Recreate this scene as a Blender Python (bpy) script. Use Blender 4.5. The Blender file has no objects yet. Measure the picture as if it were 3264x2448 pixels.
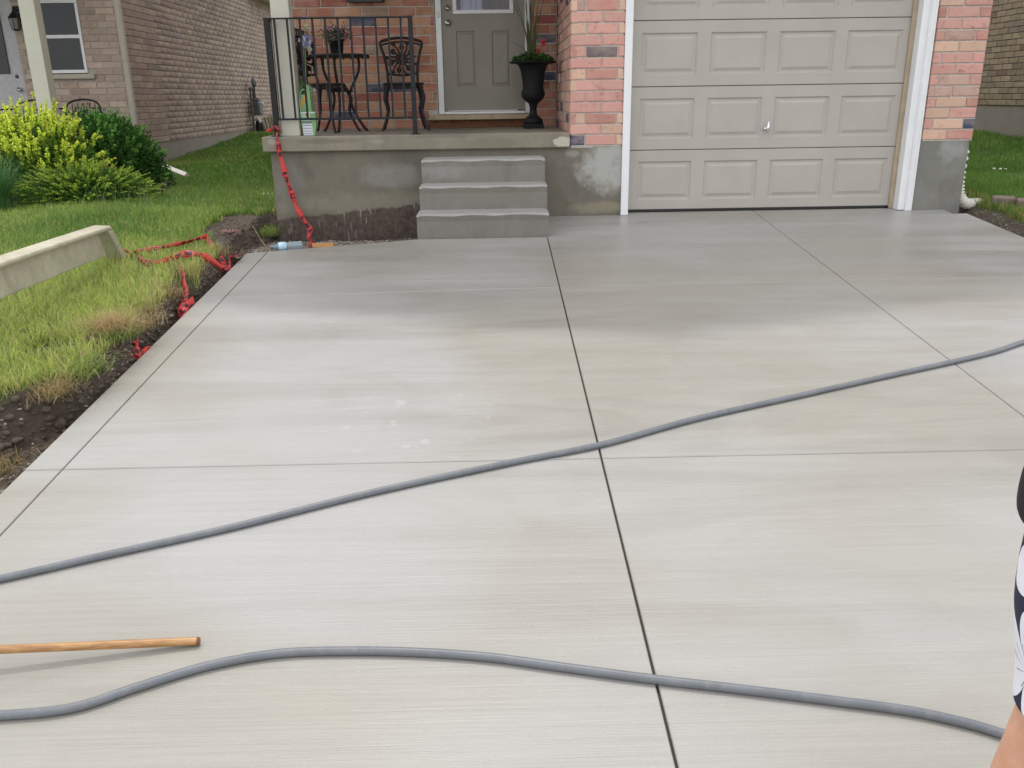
import bpy, math, random
import numpy as np
from mathutils import Vector, Matrix

random.seed(7)
RNG = np.random.default_rng(7)
S = bpy.context.scene
COL = S.collection
PI = math.pi

# ---------------------------------------------------------------- camera
cam_data = bpy.data.cameras.new('camera')
cam = bpy.data.objects.new('camera', cam_data)
COL.objects.link(cam)
YAW, PITCH, ROLL = 0.0151, 0.3252, -0.0147
CX, CY, CZ = -1.1768, -7.709, 1.0017
f_ = Vector((math.sin(YAW) * math.cos(PITCH), math.cos(YAW) * math.cos(PITCH), -math.sin(PITCH)))
r_ = Vector((math.cos(YAW), -math.sin(YAW), 0))
u_ = r_.cross(f_)
c_, s_ = math.cos(ROLL), math.sin(ROLL)
r2_ = c_ * r_ + s_ * u_
u2_ = -s_ * r_ + c_ * u_
m = Matrix.Identity(4)
for i in range(3):
    m[i][0], m[i][1], m[i][2] = r2_[i], u2_[i], -f_[i]
m[0][3], m[1][3], m[2][3] = CX, CY, CZ
cam.matrix_world = m
cam_data.sensor_width = 36
cam_data.lens = 2715.94 / 3264 * 36
cam_data.clip_start = 0.05
cam_data.clip_end = 500
S.camera = cam

# ---------------------------------------------------------------- light
SUN_EL, SUN_AZ = math.radians(68.5), math.radians(-7)     # azimuth measured from +Y (behind the house) towards +X
S.view_settings.view_transform = 'Standard'
S.view_settings.look = 'None'
S.view_settings.gamma = 1
S.view_settings.use_curve_mapping = False
S.view_settings.exposure = -0.66
world = bpy.data.worlds.new('World')
S.world = world
world.use_nodes = True
wn, wl = world.node_tree.nodes, world.node_tree.links
wn.clear()
wo = wn.new('ShaderNodeOutputWorld'); bg = wn.new('ShaderNodeBackground')
sky = wn.new('ShaderNodeTexSky'); sky.sky_type = 'NISHITA'; sky.sun_disc = False
sky.sun_elevation = SUN_EL; sky.sun_rotation = SUN_AZ
sky.dust_density = 2.5; sky.air_density = 1.0; sky.ozone_density = 1.0
# thin broken cloud veil over the whole sky
tc = wn.new('ShaderNodeTexCoord'); mp = wn.new('ShaderNodeMapping'); mp.inputs['Scale'].default_value = (1, 1, 2.2)
cn = wn.new('ShaderNodeTexNoise'); cn.inputs['Scale'].default_value = 2.2; cn.inputs['Detail'].default_value = 6
cr = wn.new('ShaderNodeMapRange'); cr.inputs['From Min'].default_value = 0.36; cr.inputs['From Max'].default_value = 0.66
cr.inputs['To Min'].default_value = 0.45; cr.inputs['To Max'].default_value = 0.98
mx = wn.new('ShaderNodeMix'); mx.data_type = 'RGBA'
mx.inputs[7].default_value = (20.5, 20.5, 20.9, 1)
wl.new(tc.outputs['Generated'], mp.inputs[0]); wl.new(mp.outputs[0], cn.inputs['Vector'])
wl.new(cn.outputs['Fac'], cr.inputs['Value']); wl.new(cr.outputs[0], mx.inputs[0])
wl.new(sky.outputs[0], mx.inputs[6]); wl.new(mx.outputs[2], bg.inputs['Color'])
bg.inputs['Strength'].default_value = 0.15
wl.new(bg.outputs[0], wo.inputs[0])

sun_d = bpy.data.lights.new('sun', 'SUN'); sun_d.energy = 2.0; sun_d.angle = math.radians(2.4); sun_d.color = (1, 0.955, 0.87)
sun = bpy.data.objects.new('sun', sun_d); COL.objects.link(sun)
sd = Vector((math.sin(SUN_AZ) * math.cos(SUN_EL), math.cos(SUN_AZ) * math.cos(SUN_EL), math.sin(SUN_EL)))
sun.rotation_euler = sd.to_track_quat('Z', 'Y').to_euler()
sun.location = (0, 0, 20)
S.render.engine = 'CYCLES'
S.cycles.use_denoising = True
S.cycles.max_bounces = 6; S.cycles.diffuse_bounces = 4; S.cycles.glossy_bounces = 3; S.cycles.transparent_max_bounces = 8
S.cycles.sample_clamp_indirect = 6

# ---------------------------------------------------------------- material helpers
class NT:
    def __init__(s, name):
        s.m = bpy.data.materials.new(name); s.m.use_nodes = True
        s.n, s.l = s.m.node_tree.nodes, s.m.node_tree.links
        s.b = s.n['Principled BSDF']
    def node(s, t, **kw):
        n = s.n.new(t)
        for k, v in kw.items():
            if hasattr(n, k): setattr(n, k, v)
        return n
    def link(s, a, b): s.l.new(a, b)
    def pos(s, scale=(1, 1, 1), obj=False):
        if obj: o = s.node('ShaderNodeTexCoord').outputs['Object']
        else: o = s.node('ShaderNodeNewGeometry').outputs['Position']
        mp = s.node('ShaderNodeMapping'); mp.inputs['Scale'].default_value = scale
        s.link(o, mp.inputs[0]); return mp.outputs[0]
    def noise(s, vec, scale=5, detail=4, rough=0.55, dist=0.0):
        n = s.node('ShaderNodeTexNoise'); n.inputs['Scale'].default_value = scale; n.inputs['Detail'].default_value = detail
        n.inputs['Roughness'].default_value = rough; n.inputs['Distortion'].default_value = dist
        s.link(vec, n.inputs['Vector']); return n.outputs['Fac']
    def rng(s, v, a, b, c=0.0, d=1.0, smooth=False):
        n = s.node('ShaderNodeMapRange'); n.inputs['From Min'].default_value = a; n.inputs['From Max'].default_value = b
        n.inputs['To Min'].default_value = c; n.inputs['To Max'].default_value = d
        if smooth: n.interpolation_type = 'SMOOTHSTEP'
        s.link(v, n.inputs['Value']); return n.outputs[0]
    def math(s, op, a, b=None, c=None):
        n = s.node('ShaderNodeMath'); n.operation = op
        for i, v in enumerate((a, b, c)):
            if v is None: continue
            if isinstance(v, (int, float)): n.inputs[i].default_value = v
            else: s.link(v, n.inputs[i])
        return n.outputs[0]
    def mix(s, f, a, b, mode='MIX'):
        n = s.node('ShaderNodeMix'); n.data_type = 'RGBA'; n.blend_type = mode
        for i, v in ((0, f), (6, a), (7, b)):
            if isinstance(v, (int, float)): n.inputs[i].default_value = v
            elif isinstance(v, tuple): n.inputs[i].default_value = (*v[:3], 1)
            else: s.link(v, n.inputs[i])
        return n.outputs[2]
    def sep(s, v):
        n = s.node('ShaderNodeSeparateXYZ'); s.link(v, n.inputs[0]); return n.outputs
    def color(s, v):
        if isinstance(v, tuple): s.b.inputs['Base Color'].default_value = (*v[:3], 1)
        else: s.link(v, s.b.inputs['Base Color'])
    def rough(s, v):
        if isinstance(v, (int, float)): s.b.inputs['Roughness'].default_value = v
        else: s.link(v, s.b.inputs['Roughness'])
    def bump(s, h, strength=0.3, dist=0.01):
        n = s.node('ShaderNodeBump'); n.inputs['Strength'].default_value = strength; n.inputs['Distance'].default_value = dist
        s.link(h, n.inputs['Height']); s.link(n.outputs[0], s.b.inputs['Normal'])

def simple(name, col, rough=0.5, metal=0.0, vary=0.12, scale=14, bump=0.0, spec=None, coat=0.0):
    t = NT(name); p = t.pos()
    n = t.noise(p, scale, 5, 0.6)
    dark = tuple(c * (1 - vary) for c in col); light = tuple(min(1, c * (1 + vary)) for c in col)
    t.color(t.mix(t.rng(n, 0.3, 0.7), dark, light))
    t.rough(t.rng(t.noise(p, scale * 2.3, 3), 0.3, 0.7, max(0.02, rough - 0.07), min(1, rough + 0.07)))
    t.b.inputs['Metallic'].default_value = metal
    if spec is not None: t.b.inputs['Specular IOR Level'].default_value = spec
    if coat: t.b.inputs['Coat Weight'].default_value = coat
    if bump: t.bump(t.noise(p, scale * 8, 3), bump, 0.004)
    return t.m

def mat_driveway():
    t = NT('fresh broom finished wet concrete')
    p = t.pos()
    # broom streaks run across the drive (along x)
    st = t.noise(t.pos((0.9, 70, 1)), 1.0, 4, 0.7, 0.15)
    st2 = t.noise(t.pos((0.35, 17, 1)), 1.0, 3, 0.6, 0.3)
    band = t.noise(t.pos((0.16, 2.2, 1)), 1.0, 3, 0.5, 0.6)
    big = t.noise(t.pos((0.32, 1.5, 1)), 1.1, 4, 0.55, 0.8)
    fine = t.noise(p, 160, 3, 0.7)
    xyz = t.sep(p)
    hue = t.noise(t.pos((0.7, 0.9, 1)), 0.8, 3, 0.5, 0.3)
    broom = t.noise(t.pos((2.2, 150, 1)), 1.0, 3, 0.75, 0.1)
    base = t.mix(t.rng(hue, 0.42, 0.58), (0.318, 0.305, 0.262), (0.374, 0.371, 0.363))
    base = t.mix(t.math('MULTIPLY', t.rng(big, 0.35, 0.65), 0.22), base, (0.40, 0.395, 0.375))
    base = t.mix(t.math('MULTIPLY', t.rng(broom, 0.40, 0.72), 0.34), base, (0.43, 0.42, 0.39))
    base = t.mix(t.math('MULTIPLY', t.rng(st, 0.5, 0.74), 0.20), base, (0.215, 0.20, 0.17))
    base = t.mix(t.math('MULTIPLY', t.rng(st2, 0.55, 0.75), 0.08), base, (0.24, 0.225, 0.195))
    base = t.mix(t.math('MULTIPLY', t.rng(band, 0.50, 0.68, smooth=True), 0.09), base, (0.265, 0.25, 0.22))
    # water film, uneven puddly edges; darkening towards the house also paints its shade
    wet = t.math('ADD', t.rng(xyz[1], -3.0, -1.2, 0.05, 0.42), t.math('MULTIPLY', t.math('SUBTRACT', t.noise(t.pos((0.28, 1.9, 1)), 1.5, 6, 0.62, 0.9), 0.49), 2.2))
    wet = t.rng(wet, 0.0, 0.75)
    base = t.mix(t.math('MULTIPLY', wet, 0.34), base, (0.205, 0.193, 0.17))
    damp = t.rng(t.noise(t.pos((0.8, 1.1, 1)), 1.7, 8, 0.68, 0.6), 0.50, 0.60)
    base = t.mix(t.math('MULTIPLY', damp, 0.12), base, (0.235, 0.222, 0.185))
    pits = t.noise(p, 60, 5, 0.8)
    base = t.mix(t.math('MULTIPLY', t.rng(pits, 0.66, 0.74), 0.5), base, (0.13, 0.12, 0.10))
    base = t.mix(t.math('MULTIPLY', t.rng(t.noise(t.pos((1, 1.6, 1)), 210, 2, 0.6), 0.70, 0.76), 0.7), base, (0.75, 0.74, 0.72))  # bright specks: sparkle of the wet surface painted into the colour
    # a fine speckle, and round dried drips
    base = t.mix(t.math('MULTIPLY', t.rng(fine, 0.52, 0.75), 0.22), base, (0.20, 0.19, 0.165))
    v = t.node('ShaderNodeTexVoronoi'); v.inputs['Scale'].default_value = 14; v.inputs['Randomness'].default_value = 1.0
    t.link(t.pos((1, 1, 0)), v.inputs['Vector'])
    cellr = t.sep(v.outputs['Color'])
    rad = t.rng(cellr[0], 0.25, 1.0, 0.0, 0.40)
    spot = t.rng(t.math('SUBTRACT', rad, t.math('ADD', v.outputs['Distance'], t.math('MULTIPLY', t.math('SUBTRACT', t.noise(p, 90, 3, 0.7), 0.5), 0.25))), 0.0, 0.08)
    dx = t.math('DIVIDE', t.math('SUBTRACT', xyz[0], -1.55), 0.42); dy = t.math('DIVIDE', t.math('SUBTRACT', xyz[1], -4.12), 0.45)
    reg = t.rng(t.math('ADD', t.math('MULTIPLY', dx, dx), t.math('MULTIPLY', dy, dy)), 1.0, 0.35)
    base = t.mix(t.math('MULTIPLY', t.math('MULTIPLY', spot, reg), 0.28), base, (0.56, 0.55, 0.53))
    t.color(base)
    r = t.math('SUBTRACT', 0.52, t.math('ADD', t.math('MULTIPLY', wet, 0.24), t.math('MULTIPLY', damp, 0.03)))
    r = t.math('ADD', r, t.math('MULTIPLY', t.math('SUBTRACT', st, 0.5), 0.25))
    t.rough(r)
    t.b.inputs['Specular IOR Level'].default_value = 0.7
    h = t.math('ADD', t.math('MULTIPLY', st, 0.5), t.math('ADD', t.math('MULTIPLY', fine, 0.35), t.math('MULTIPLY', broom, 0.8)))
    t.bump(h, 0.5, 0.003)
    return t.m

def mat_concrete(name, a, b, dark, wetz=None, soil=False, patch=None, streak=0.0, rough=0.75):
    """cast concrete: cloudy tone, damp areas with ragged edges, old soil line"""
    t = NT(name); p = t.pos(); xyz = t.sep(p)
    n1 = t.noise(p, 2.2, 6, 0.62, 0.4); n2 = t.noise(p, 14, 5, 0.65); n3 = t.noise(p, 90, 3, 0.7)
    base = t.mix(t.rng(n1, 0.32, 0.68), a, b)
    base = t.mix(t.math('MULTIPLY', t.rng(n2, 0.4, 0.75), 0.3), base, dark)
    base = t.mix(t.math('MULTIPLY', t.rng(n3, 0.58, 0.75), 0.35), base, tuple(c * .6 for c in dark))
    base = t.mix(t.math('MULTIPLY', t.rng(t.noise(p, 34, 6, 0.8), 0.60, 0.70), 0.45), base, tuple(c * .55 for c in dark))
    base = t.mix(t.math('MULTIPLY', t.rng(t.noise(t.pos((5, 5, 1.2)), 1.6, 6, 0.7, 0.5), 0.54, 0.68), 0.4), base, dark)
    if patch:
        for (px, pz, rx, rz, colr, amt) in patch:
            dx = t.math('DIVIDE', t.math('SUBTRACT', xyz[0], px), rx); dz = t.math('DIVIDE', t.math('SUBTRACT', xyz[2], pz), rz)
            d = t.math('ADD', t.math('MULTIPLY', dx, dx), t.math('MULTIPLY', dz, dz))
            d = t.math('ADD', d, t.math('MULTIPLY', t.math('SUBTRACT', t.noise(p, 5, 7, 0.72), 0.5), 4.5))
            base = t.mix(t.math('MULTIPLY', t.rng(d, 1.5, 0.3) if amt < .9 else t.rng(d, 1.12, .92), amt), base, colr)
    if soil:
        lim = t.math('ADD', t.math('MULTIPLY', t.math('ADD', xyz[0], 3.1), 0.085), 0.0)
        lim = t.math('ADD', lim, t.math('MULTIPLY', t.math('SUBTRACT', t.noise(t.pos((3, 1, 3)), 2.0, 5, 0.7), 0.5), 0.14))
        below = t.rng(t.math('SUBTRACT', lim, xyz[2]), -0.006, 0.014)
        only = t.math('LESS_THAN', xyz[0], -1.6)
        below = t.math('MULTIPLY', below, only)
        sc = t.mix(t.rng(t.noise(p, 24, 6, 0.75), 0.35, 0.7), (0.045, 0.033, 0.025), (0.135, 0.098, 0.075))
        sm = t.math('MULTIPLY', t.rng(t.noise(t.pos((42, 1, 6)), 1.0, 2, 0.5), 0.60, 0.66), t.rng(t.noise(p, 4, 2), 0.42, 0.55))
        sc = t.mix(t.math('MULTIPLY', sm, 0.75), sc, (0.30, 0.28, 0.25))
        base = t.mix(below, base, sc)
    t.color(base); t.rough(t.rng(n1, 0.3, 0.7, rough - 0.12, rough + 0.1))
    h = t.math('ADD', t.math('MULTIPLY', n3, 0.5), n2)
    t.bump(h, 0.35, 0.004)
    return t.m

def mat_brick(name, attr, spots, spotmix=0.55, edge=0.7):
    """colour comes from each brick's own object colour (or colour attribute); dirt specks and kiln flashes are noise"""
    t = NT(name)
    if attr:
        a = t.node('ShaderNodeAttribute'); a.attribute_name = 'col'; c = a.outputs['Color']
    else:
        c = t.node('ShaderNodeObjectInfo').outputs['Color']
    p = t.pos()
    n1 = t.noise(p, 9, 5, 0.65, 0.5); n2 = t.noise(p, 60, 4, 0.7); n3 = t.noise(p, 17, 3, 0.6, 0.8)
    c = t.mix(t.math('MULTIPLY', t.rng(t.noise(t.pos((1, 1, 2.2)), 6, 3, 0.5), 0.42, 0.66), 0.35), c, (0.60, 0.44, 0.34) if 'pink' in name else tuple(q * 2.2 for q in spots))
    c = t.mix(t.math('MULTIPLY', t.rng(n1, 0.55, 0.72), spotmix), c, spots)
    c = t.mix(t.math('MULTIPLY', t.rng(n3, 0.62, 0.72), spotmix * 0.9), c, tuple(s * .55 for s in spots))
    c = t.mix(t.math('MULTIPLY', t.rng(n2, 0.3, 0.8), 0.28), c, (0.5, 0.42, 0.36), 'SOFT_LIGHT')
    t.color(c); t.rough(0.86)
    t.bump(t.math('ADD', n2, n1), 0.5, 0.004)
    return t.m

def mat_leaf(name, rough=0.5, trans=0.35, sheen=0.3):
    t = NT(name)
    a = t.node('ShaderNodeAttribute'); a.attribute_name = 'col'
    p = t.pos()
    c = t.mix(t.math('MULTIPLY', t.rng(t.noise(p, 30, 3), 0.3, 0.7), 0.5), a.outputs['Color'], (0.5, 0.5, 0.5), 'SOFT_LIGHT')
    t.color(c); t.rough(rough)
    t.b.inputs['Specular IOR Level'].default_value = sheen
    tr = t.node('ShaderNodeBsdfTranslucent'); t.link(c, tr.inputs['Color'])
    ms = t.node('ShaderNodeMixShader'); ms.inputs[0].default_value = trans
    out = t.n['Material Output']
    t.link(t.b.outputs[0], ms.inputs[1]); t.link(tr.outputs[0], ms.inputs[2]); t.link(ms.outputs[0], out.inputs[0])
    return t.m

def mat_ground():
    """lawn soil under the blades; bare crumbly soil where attribute 'col' is dark"""
    t = NT('lawn thatch and bare soil')
    a = t.node('ShaderNodeAttribute'); a.attribute_name = 'col'
    p = t.pos()
    n = t.noise(p, 26, 7, 0.75); n2 = t.noise(p, 120, 4, 0.8); n3 = t.noise(p, 5, 4, 0.6)
    c = t.mix(t.math('MULTIPLY', t.rng(n, 0.35, 0.7), 0.65), a.outputs['Color'], (0.035, 0.028, 0.022))
    c = t.mix(t.math('MULTIPLY', t.rng(n2, 0.6, 0.75), 0.5), c, (0.16, 0.135, 0.11))
    c = t.mix(t.math('MULTIPLY', t.rng(n3, 0.5, 0.7), 0.3), c, (0.10, 0.085, 0.055))
    t.color(c); t.rough(0.93)
    t.bump(t.math('ADD', n, t.math('MULTIPLY', n2, 0.5)), 0.9, 0.02)
    return t.m

def mat_tape():
    t = NT('red plastic barrier tape with black print')
    uv = t.node('ShaderNodeUVMap'); uv.uv_map = 'uv'
    x = t.sep(uv.outputs[0])
    u, v = x[0], x[1]
    # blocky letters: cells along the length, broken up by noise; empty gaps between words
    word = t.math('LESS_THAN', t.math('FRACT', t.math('MULTIPLY', u, 2.6)), 0.66)
    cell = t.math('LESS_THAN', t.math('FRACT', t.math('MULTIPLY', u, 14)), 0.68)
    band = t.math('MULTIPLY', t.math('GREATER_THAN', v, 0.12), t.math('LESS_THAN', v, 0.88))
    mp = t.node('ShaderNodeMapping'); mp.inputs['Scale'].default_value = (26, 2.5, 1); t.link(uv.outputs[0], mp.inputs[0])
    nz = t.math('GREATER_THAN', t.noise(mp.outputs[0], 1.0, 1), 0.42)
    k = t.math('MULTIPLY', t.math('MULTIPLY', word, cell), t.math('MULTIPLY', band, nz))
    t.color(t.mix(k, (0.74, 0.09, 0.085), (0.06, 0.02, 0.035)))
    t.rough(0.42); t.b.inputs['Specular IOR Level'].default_value = 0.35
    c2 = t.node('ShaderNodeBsdfTranslucent'); c2.inputs[0].default_value = (0.75, 0.05, 0.04, 1)
    ms = t.node('ShaderNodeMixShader'); t.link(t.math('MULTIPLY', t.math('SUBTRACT', 1.0, k), 0.3), ms.inputs[0])
    t.link(t.b.outputs[0], ms.inputs[1]); t.link(c2.outputs[0], ms.inputs[2]); t.link(ms.outputs[0], t.n['Material Output'].inputs[0])
    return t.m

def mat_floral():
    t = NT('navy fabric with white hibiscus print')
    tcn = t.node('ShaderNodeUVMap'); tcn.uv_map = 'uv'
    mp = t.node('ShaderNodeMapping'); mp.inputs['Scale'].default_value = (3.4, 3.4, 1); mp.inputs['Location'].default_value = (0.35, 0.1, 0)
    t.link(tcn.outputs[0], mp.inputs[0])
    v = t.node('ShaderNodeTexVoronoi'); v.voronoi_dimensions = '2D'; v.inputs['Scale'].default_value = 1.0; v.inputs['Randomness'].default_value = 0.45
    t.link(mp.outputs[0], v.inputs['Vector'])
    sub = t.node('ShaderNodeVectorMath'); sub.operation = 'SUBTRACT'; t.link(mp.outputs[0], sub.inputs[0]); t.link(v.outputs['Position'], sub.inputs[1])
    d = t.sep(sub.outputs[0])
    ang = t.math('ARCTAN2', d[1], d[0]); rr = v.outputs['Distance']
    cs = t.math('ABSOLUTE', t.math('COSINE', t.math('MULTIPLY', ang, 2.5)))
    edge = t.math('ADD', 0.10, t.math('MULTIPLY', t.math('POWER', cs, 0.6), 0.40))
    petal = t.math('LESS_THAN', rr, edge)
    vein = t.math('LESS_THAN', t.math('ABSOLUTE', t.math('SINE', t.math('ADD', t.math('MULTIPLY', ang, 5), t.math('MULTIPLY', rr, 3)))), 0.10)
    vein = t.math('MULTIPLY', vein, t.math('LESS_THAN', rr, 0.17))
    m_ = t.math('MULTIPLY', petal, t.math('SUBTRACT', 1.0, vein))
    t.color(t.mix(m_, (0.012, 0.015, 0.045), (0.80, 0.80, 0.86)))
    t.rough(0.8)
    t.bump(t.noise(t.pos(), 700, 2), 0.15, 0.001)
    return t.m

M = {}
M['drive'] = mat_driveway()
M['joint'] = simple('dark saw cut base', (0.06, 0.053, 0.042), 0.9)
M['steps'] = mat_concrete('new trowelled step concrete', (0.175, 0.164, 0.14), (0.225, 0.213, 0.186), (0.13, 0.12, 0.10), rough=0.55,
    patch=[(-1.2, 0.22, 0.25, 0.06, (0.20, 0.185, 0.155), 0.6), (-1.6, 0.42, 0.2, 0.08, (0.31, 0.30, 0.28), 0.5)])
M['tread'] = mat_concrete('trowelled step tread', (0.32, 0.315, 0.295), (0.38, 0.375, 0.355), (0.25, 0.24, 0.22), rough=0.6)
M['slab'] = mat_concrete('weathered porch slab concrete', (0.205, 0.183, 0.138), (0.275, 0.246, 0.19), (0.145, 0.13, 0.10),
    patch=[(-0.60, 0.625, 0.085, 0.04, (0.47, 0.44, 0.36), 0.97), (-1.6, .7, .3, .03, (.12, .105, .08), .5), (-2.6, .66, .3, .02, (.13, .115, .085), .5), (-1.2, .62, .22, .05, (.17, .15, .11), .6), (-2.2, 0.65, 0.08, 0.02, (0.30, 0.29, 0.26), 0.6), (-3.1, 0.66, 0.03, 0.02, (0.36, 0.35, 0.32), 0.6)])
M['foundation'] = mat_concrete('damp parged foundation', (0.145, 0.132, 0.10), (0.205, 0.186, 0.145), (0.10, 0.09, 0.068), soil=True,
    patch=[(-0.16, 0.40, 0.26, 0.20, (0.42, 0.42, 0.39), 0.85), (-0.5, 0.52, .06, .03, (.36, .35, .32), .5), (-2.3, .12, .8, .09, (.27, .24, .18), .5), (-1.9, .5, .2, .07, (.09, .085, .07), .5), (-2.1, 0.36, 0.25, 0.10, (0.27, 0.27, 0.255), 0.5), (-0.3, 0.05, 0.25, 0.05, (0.30, 0.265, 0.18), 0.6), (-3.0, 0.3, 0.12, 0.25, (0.23, 0.225, 0.205), 0.5)])
M['pier'] = mat_concrete('garage pier concrete', (0.175, 0.17, 0.15), (0.25, 0.245, 0.22), (0.125, 0.12, 0.10), patch=[(2.85, 0.5, 0.12, 0.1, (0.36, 0.37, 0.36), 0.6)])
M['nfound'] = mat_concrete('neighbour foundation concrete', (0.30, 0.27, 0.225), (0.37, 0.335, 0.28), (0.22, 0.20, 0.165))
M['tray'] = mat_concrete('old cast concrete with moss specks', (0.42, 0.385, 0.285), (0.58, 0.54, 0.42), (0.19, 0.17, 0.105))
M['flag'] = mat_concrete('grey garden paver', (0.22, 0.21, 0.20), (0.30, 0.29, 0.28), (0.14, 0.135, 0.13))
M['brick'] = mat_brick('pink clay brick', False, (0.26, 0.135, 0.085))
M['brickmass'] = mat_brick('pink clay brick joined', True, (0.26, 0.135, 0.085))
M['nbrick'] = mat_brick('taupe brick', False, (0.19, 0.125, 0.095), 0.45)
M['nbrickmass'] = mat_brick('taupe brick joined', True, (0.19, 0.125, 0.095), 0.45)
M['tanbrick'] = mat_brick('tan brick', False, (0.15, 0.10, 0.065), 0.6)
M['tanbrickmass'] = mat_brick('tan brick joined', True, (0.15, 0.10, 0.065), 0.6)
M['mortar'] = simple('pale mortar', (0.50, 0.47, 0.42), 0.95, vary=0.15, scale=30, bump=0.4)
M['nmortar'] = simple('grey brown mortar', (0.42, 0.37, 0.32), 0.95, vary=0.15, scale=30, bump=0.4)
M['tanmortar'] = simple('dark tan mortar', (0.17, 0.145, 0.11), 0.95, vary=0.15, scale=30, bump=0.4)
M['upper'] = simple('brick toned upper wall', (0.36, 0.20, 0.155), 0.9, vary=0.25, scale=5)
M['nupper'] = simple('taupe upper wall', (0.27, 0.20, 0.165), 0.9, vary=0.25, scale=5)
M['garage'] = simple('taupe garage door paint', (0.42, 0.388, 0.345), 0.42, vary=0.05, scale=3, bump=0.08)
M['white'] = simple('white trim paint', (0.78, 0.79, 0.80), 0.4, vary=0.04, scale=6)
M['jambliner'] = simple('tan vinyl weather strip', (0.40, 0.32, 0.215), 0.55)
M['door'] = simple('grey taupe door paint', (0.245, 0.222, 0.18), 0.4, vary=0.04, scale=4)
M['stonesill'] = mat_concrete('tan limestone sill', (0.42, 0.33, 0.20), (0.50, 0.41, 0.27), (0.26, 0.19, 0.11))
M['rust'] = simple('rusty sill base', (0.16, 0.07, 0.035), 0.9, vary=0.4, scale=30)
M['iron'] = simple('black painted iron', (0.018, 0.019, 0.022), 0.38, spec=0.22, vary=0.2, scale=20, bump=0.1)
M['castiron'] = simple('dark cast metal', (0.02, 0.018, 0.018), 0.5, spec=0.22, vary=0.3, scale=25, bump=0.3)
M['urn'] = simple('matt black urn resin', (0.012, 0.012, 0.014), 0.6, spec=0.22, vary=0.2, bump=0.15)
M['chrome'] = simple('polished metal', (0.72, 0.72, 0.74), 0.18, metal=1.0, vary=0.05)
M['nickel'] = simple('brushed nickel', (0.62, 0.60, 0.55), 0.3, metal=1.0, vary=0.05)
M['pillar'] = simple('cream painted post', (0.52, 0.50, 0.42), 0.5, vary=0.04, scale=5)
M['pillarside'] = simple('cream post', (0.60, 0.595, 0.48), 0.5, vary=0.04, scale=5)
M['nstone'] = simple('beige downspout paint', (0.44, 0.40, 0.32), 0.5, vary=0.06)
M['glass'] = NT('dark window glass').m
g = M['glass'].node_tree.nodes['Principled BSDF']; g.inputs['Base Color'].default_value = (0.012, 0.014, 0.016, 1); g.inputs['Roughness'].default_value = 0.06; g.inputs['Specular IOR Level'].default_value = 0.5
M['curtain'] = simple('door light with pale curtain behind', (0.22, 0.23, 0.32), 0.12, vary=0.35, scale=4)
M['soffit'] = simple('pale aluminium eave', (0.62, 0.60, 0.56), 0.5)
M['shingle'] = simple('asphalt shingles', (0.10, 0.09, 0.085), 0.95, vary=0.4, scale=20)
M['hose'] = None
t = NT('grey vinyl hose')
p = t.pos(); t.color(t.mix(t.rng(t.noise(p, 8, 4), 0.3, 0.7), (0.19, 0.205, 0.222), (0.235, 0.25, 0.268)))
hd = t.noise(t.pos(), 45, 5, 0.75)
t.color(t.mix(t.math('MULTIPLY', t.rng(hd, 0.52, 0.72), 0.55), t.mix(t.rng(t.noise(t.pos(), 8, 4), 0.3, 0.7), (0.135, 0.148, 0.165), (0.175, 0.19, 0.207)), (0.26, 0.255, 0.235)))
t.rough(0.38); t.bump(t.noise(t.pos((1, 1, 1)), 260, 2), 0.35, 0.0015); M['hose'] = t.m
t = NT('varnished wooden handle')
w1 = t.noise(t.pos((5, 90, 90)), 1.0, 5, 0.65, 0.6)
t.color(t.mix(t.rng(w1, 0.3, 0.7), (0.27, 0.12, 0.035), (0.52, 0.29, 0.11))); t.rough(0.32); t.b.inputs['Coat Weight'].default_value = 0.4; t.b.inputs['Coat Roughness'].default_value = 0.2
t.bump(w1, 0.15, 0.002); M['wood'] = t.m
M['woodend'] = simple('brown end grain', (0.20, 0.07, 0.04), 0.6, vary=0.3, scale=60)
M['plank'] = simple('weathered lumber', (0.30, 0.235, 0.15), 0.85, vary=0.35, scale=20, bump=0.3)
M['orangewood'] = simple('fresh orange lumber', (0.50, 0.26, 0.09), 0.75, vary=0.2, scale=25)
M['ground'] = mat_ground()
M['leaf'] = mat_leaf('leaves')
M['grass'] = mat_leaf('grass blades', 0.5, 0.5, 0.25)
M['petal'] = mat_leaf('petals', 0.6, 0.3)
M['stone'] = simple('pebbles', (0.24, 0.215, 0.185), 0.8, vary=0.45, scale=9, bump=0.3)
M['soilclod'] = simple('soil clods', (0.105, 0.080, 0.060), 0.95, vary=0.4, scale=40, bump=0.6)
M['tape'] = mat_tape()
M['plasticwhite'] = simple('white plastic', (0.72, 0.70, 0.62), 0.4, vary=0.08)
M['blackplastic'] = simple('black plastic', (0.012, 0.012, 0.014), 0.35)
M['bark'] = simple('bark', (0.10, 0.075, 0.05), 0.9, vary=0.4, scale=30)
M['packgreen'] = simple('green printed pack', (0.22, 0.42, 0.18), 0.4, vary=0.15, scale=10)
M['packpale'] = simple('pale green print', (0.40, 0.60, 0.42), 0.4)
M['packwhite'] = simple('white label print', (0.70, 0.73, 0.80), 0.4, vary=0.03)
M['ink'] = simple('dark ink', (0.03, 0.05, 0.035), 0.5)
M['inkred'] = simple('red ink', (0.55, 0.04, 0.03), 0.5)
M['carrot'] = simple('orange print', (0.62, 0.30, 0.06), 0.5, vary=0.25, scale=40)
M['meter'] = simple('weathered grey meter paint', (0.12, 0.135, 0.135), 0.6, vary=0.2)
M['meterpipe'] = simple('dark grey gas pipe', (0.085, 0.08, 0.075), 0.6, vary=0.3)
M['skin'] = None
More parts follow.
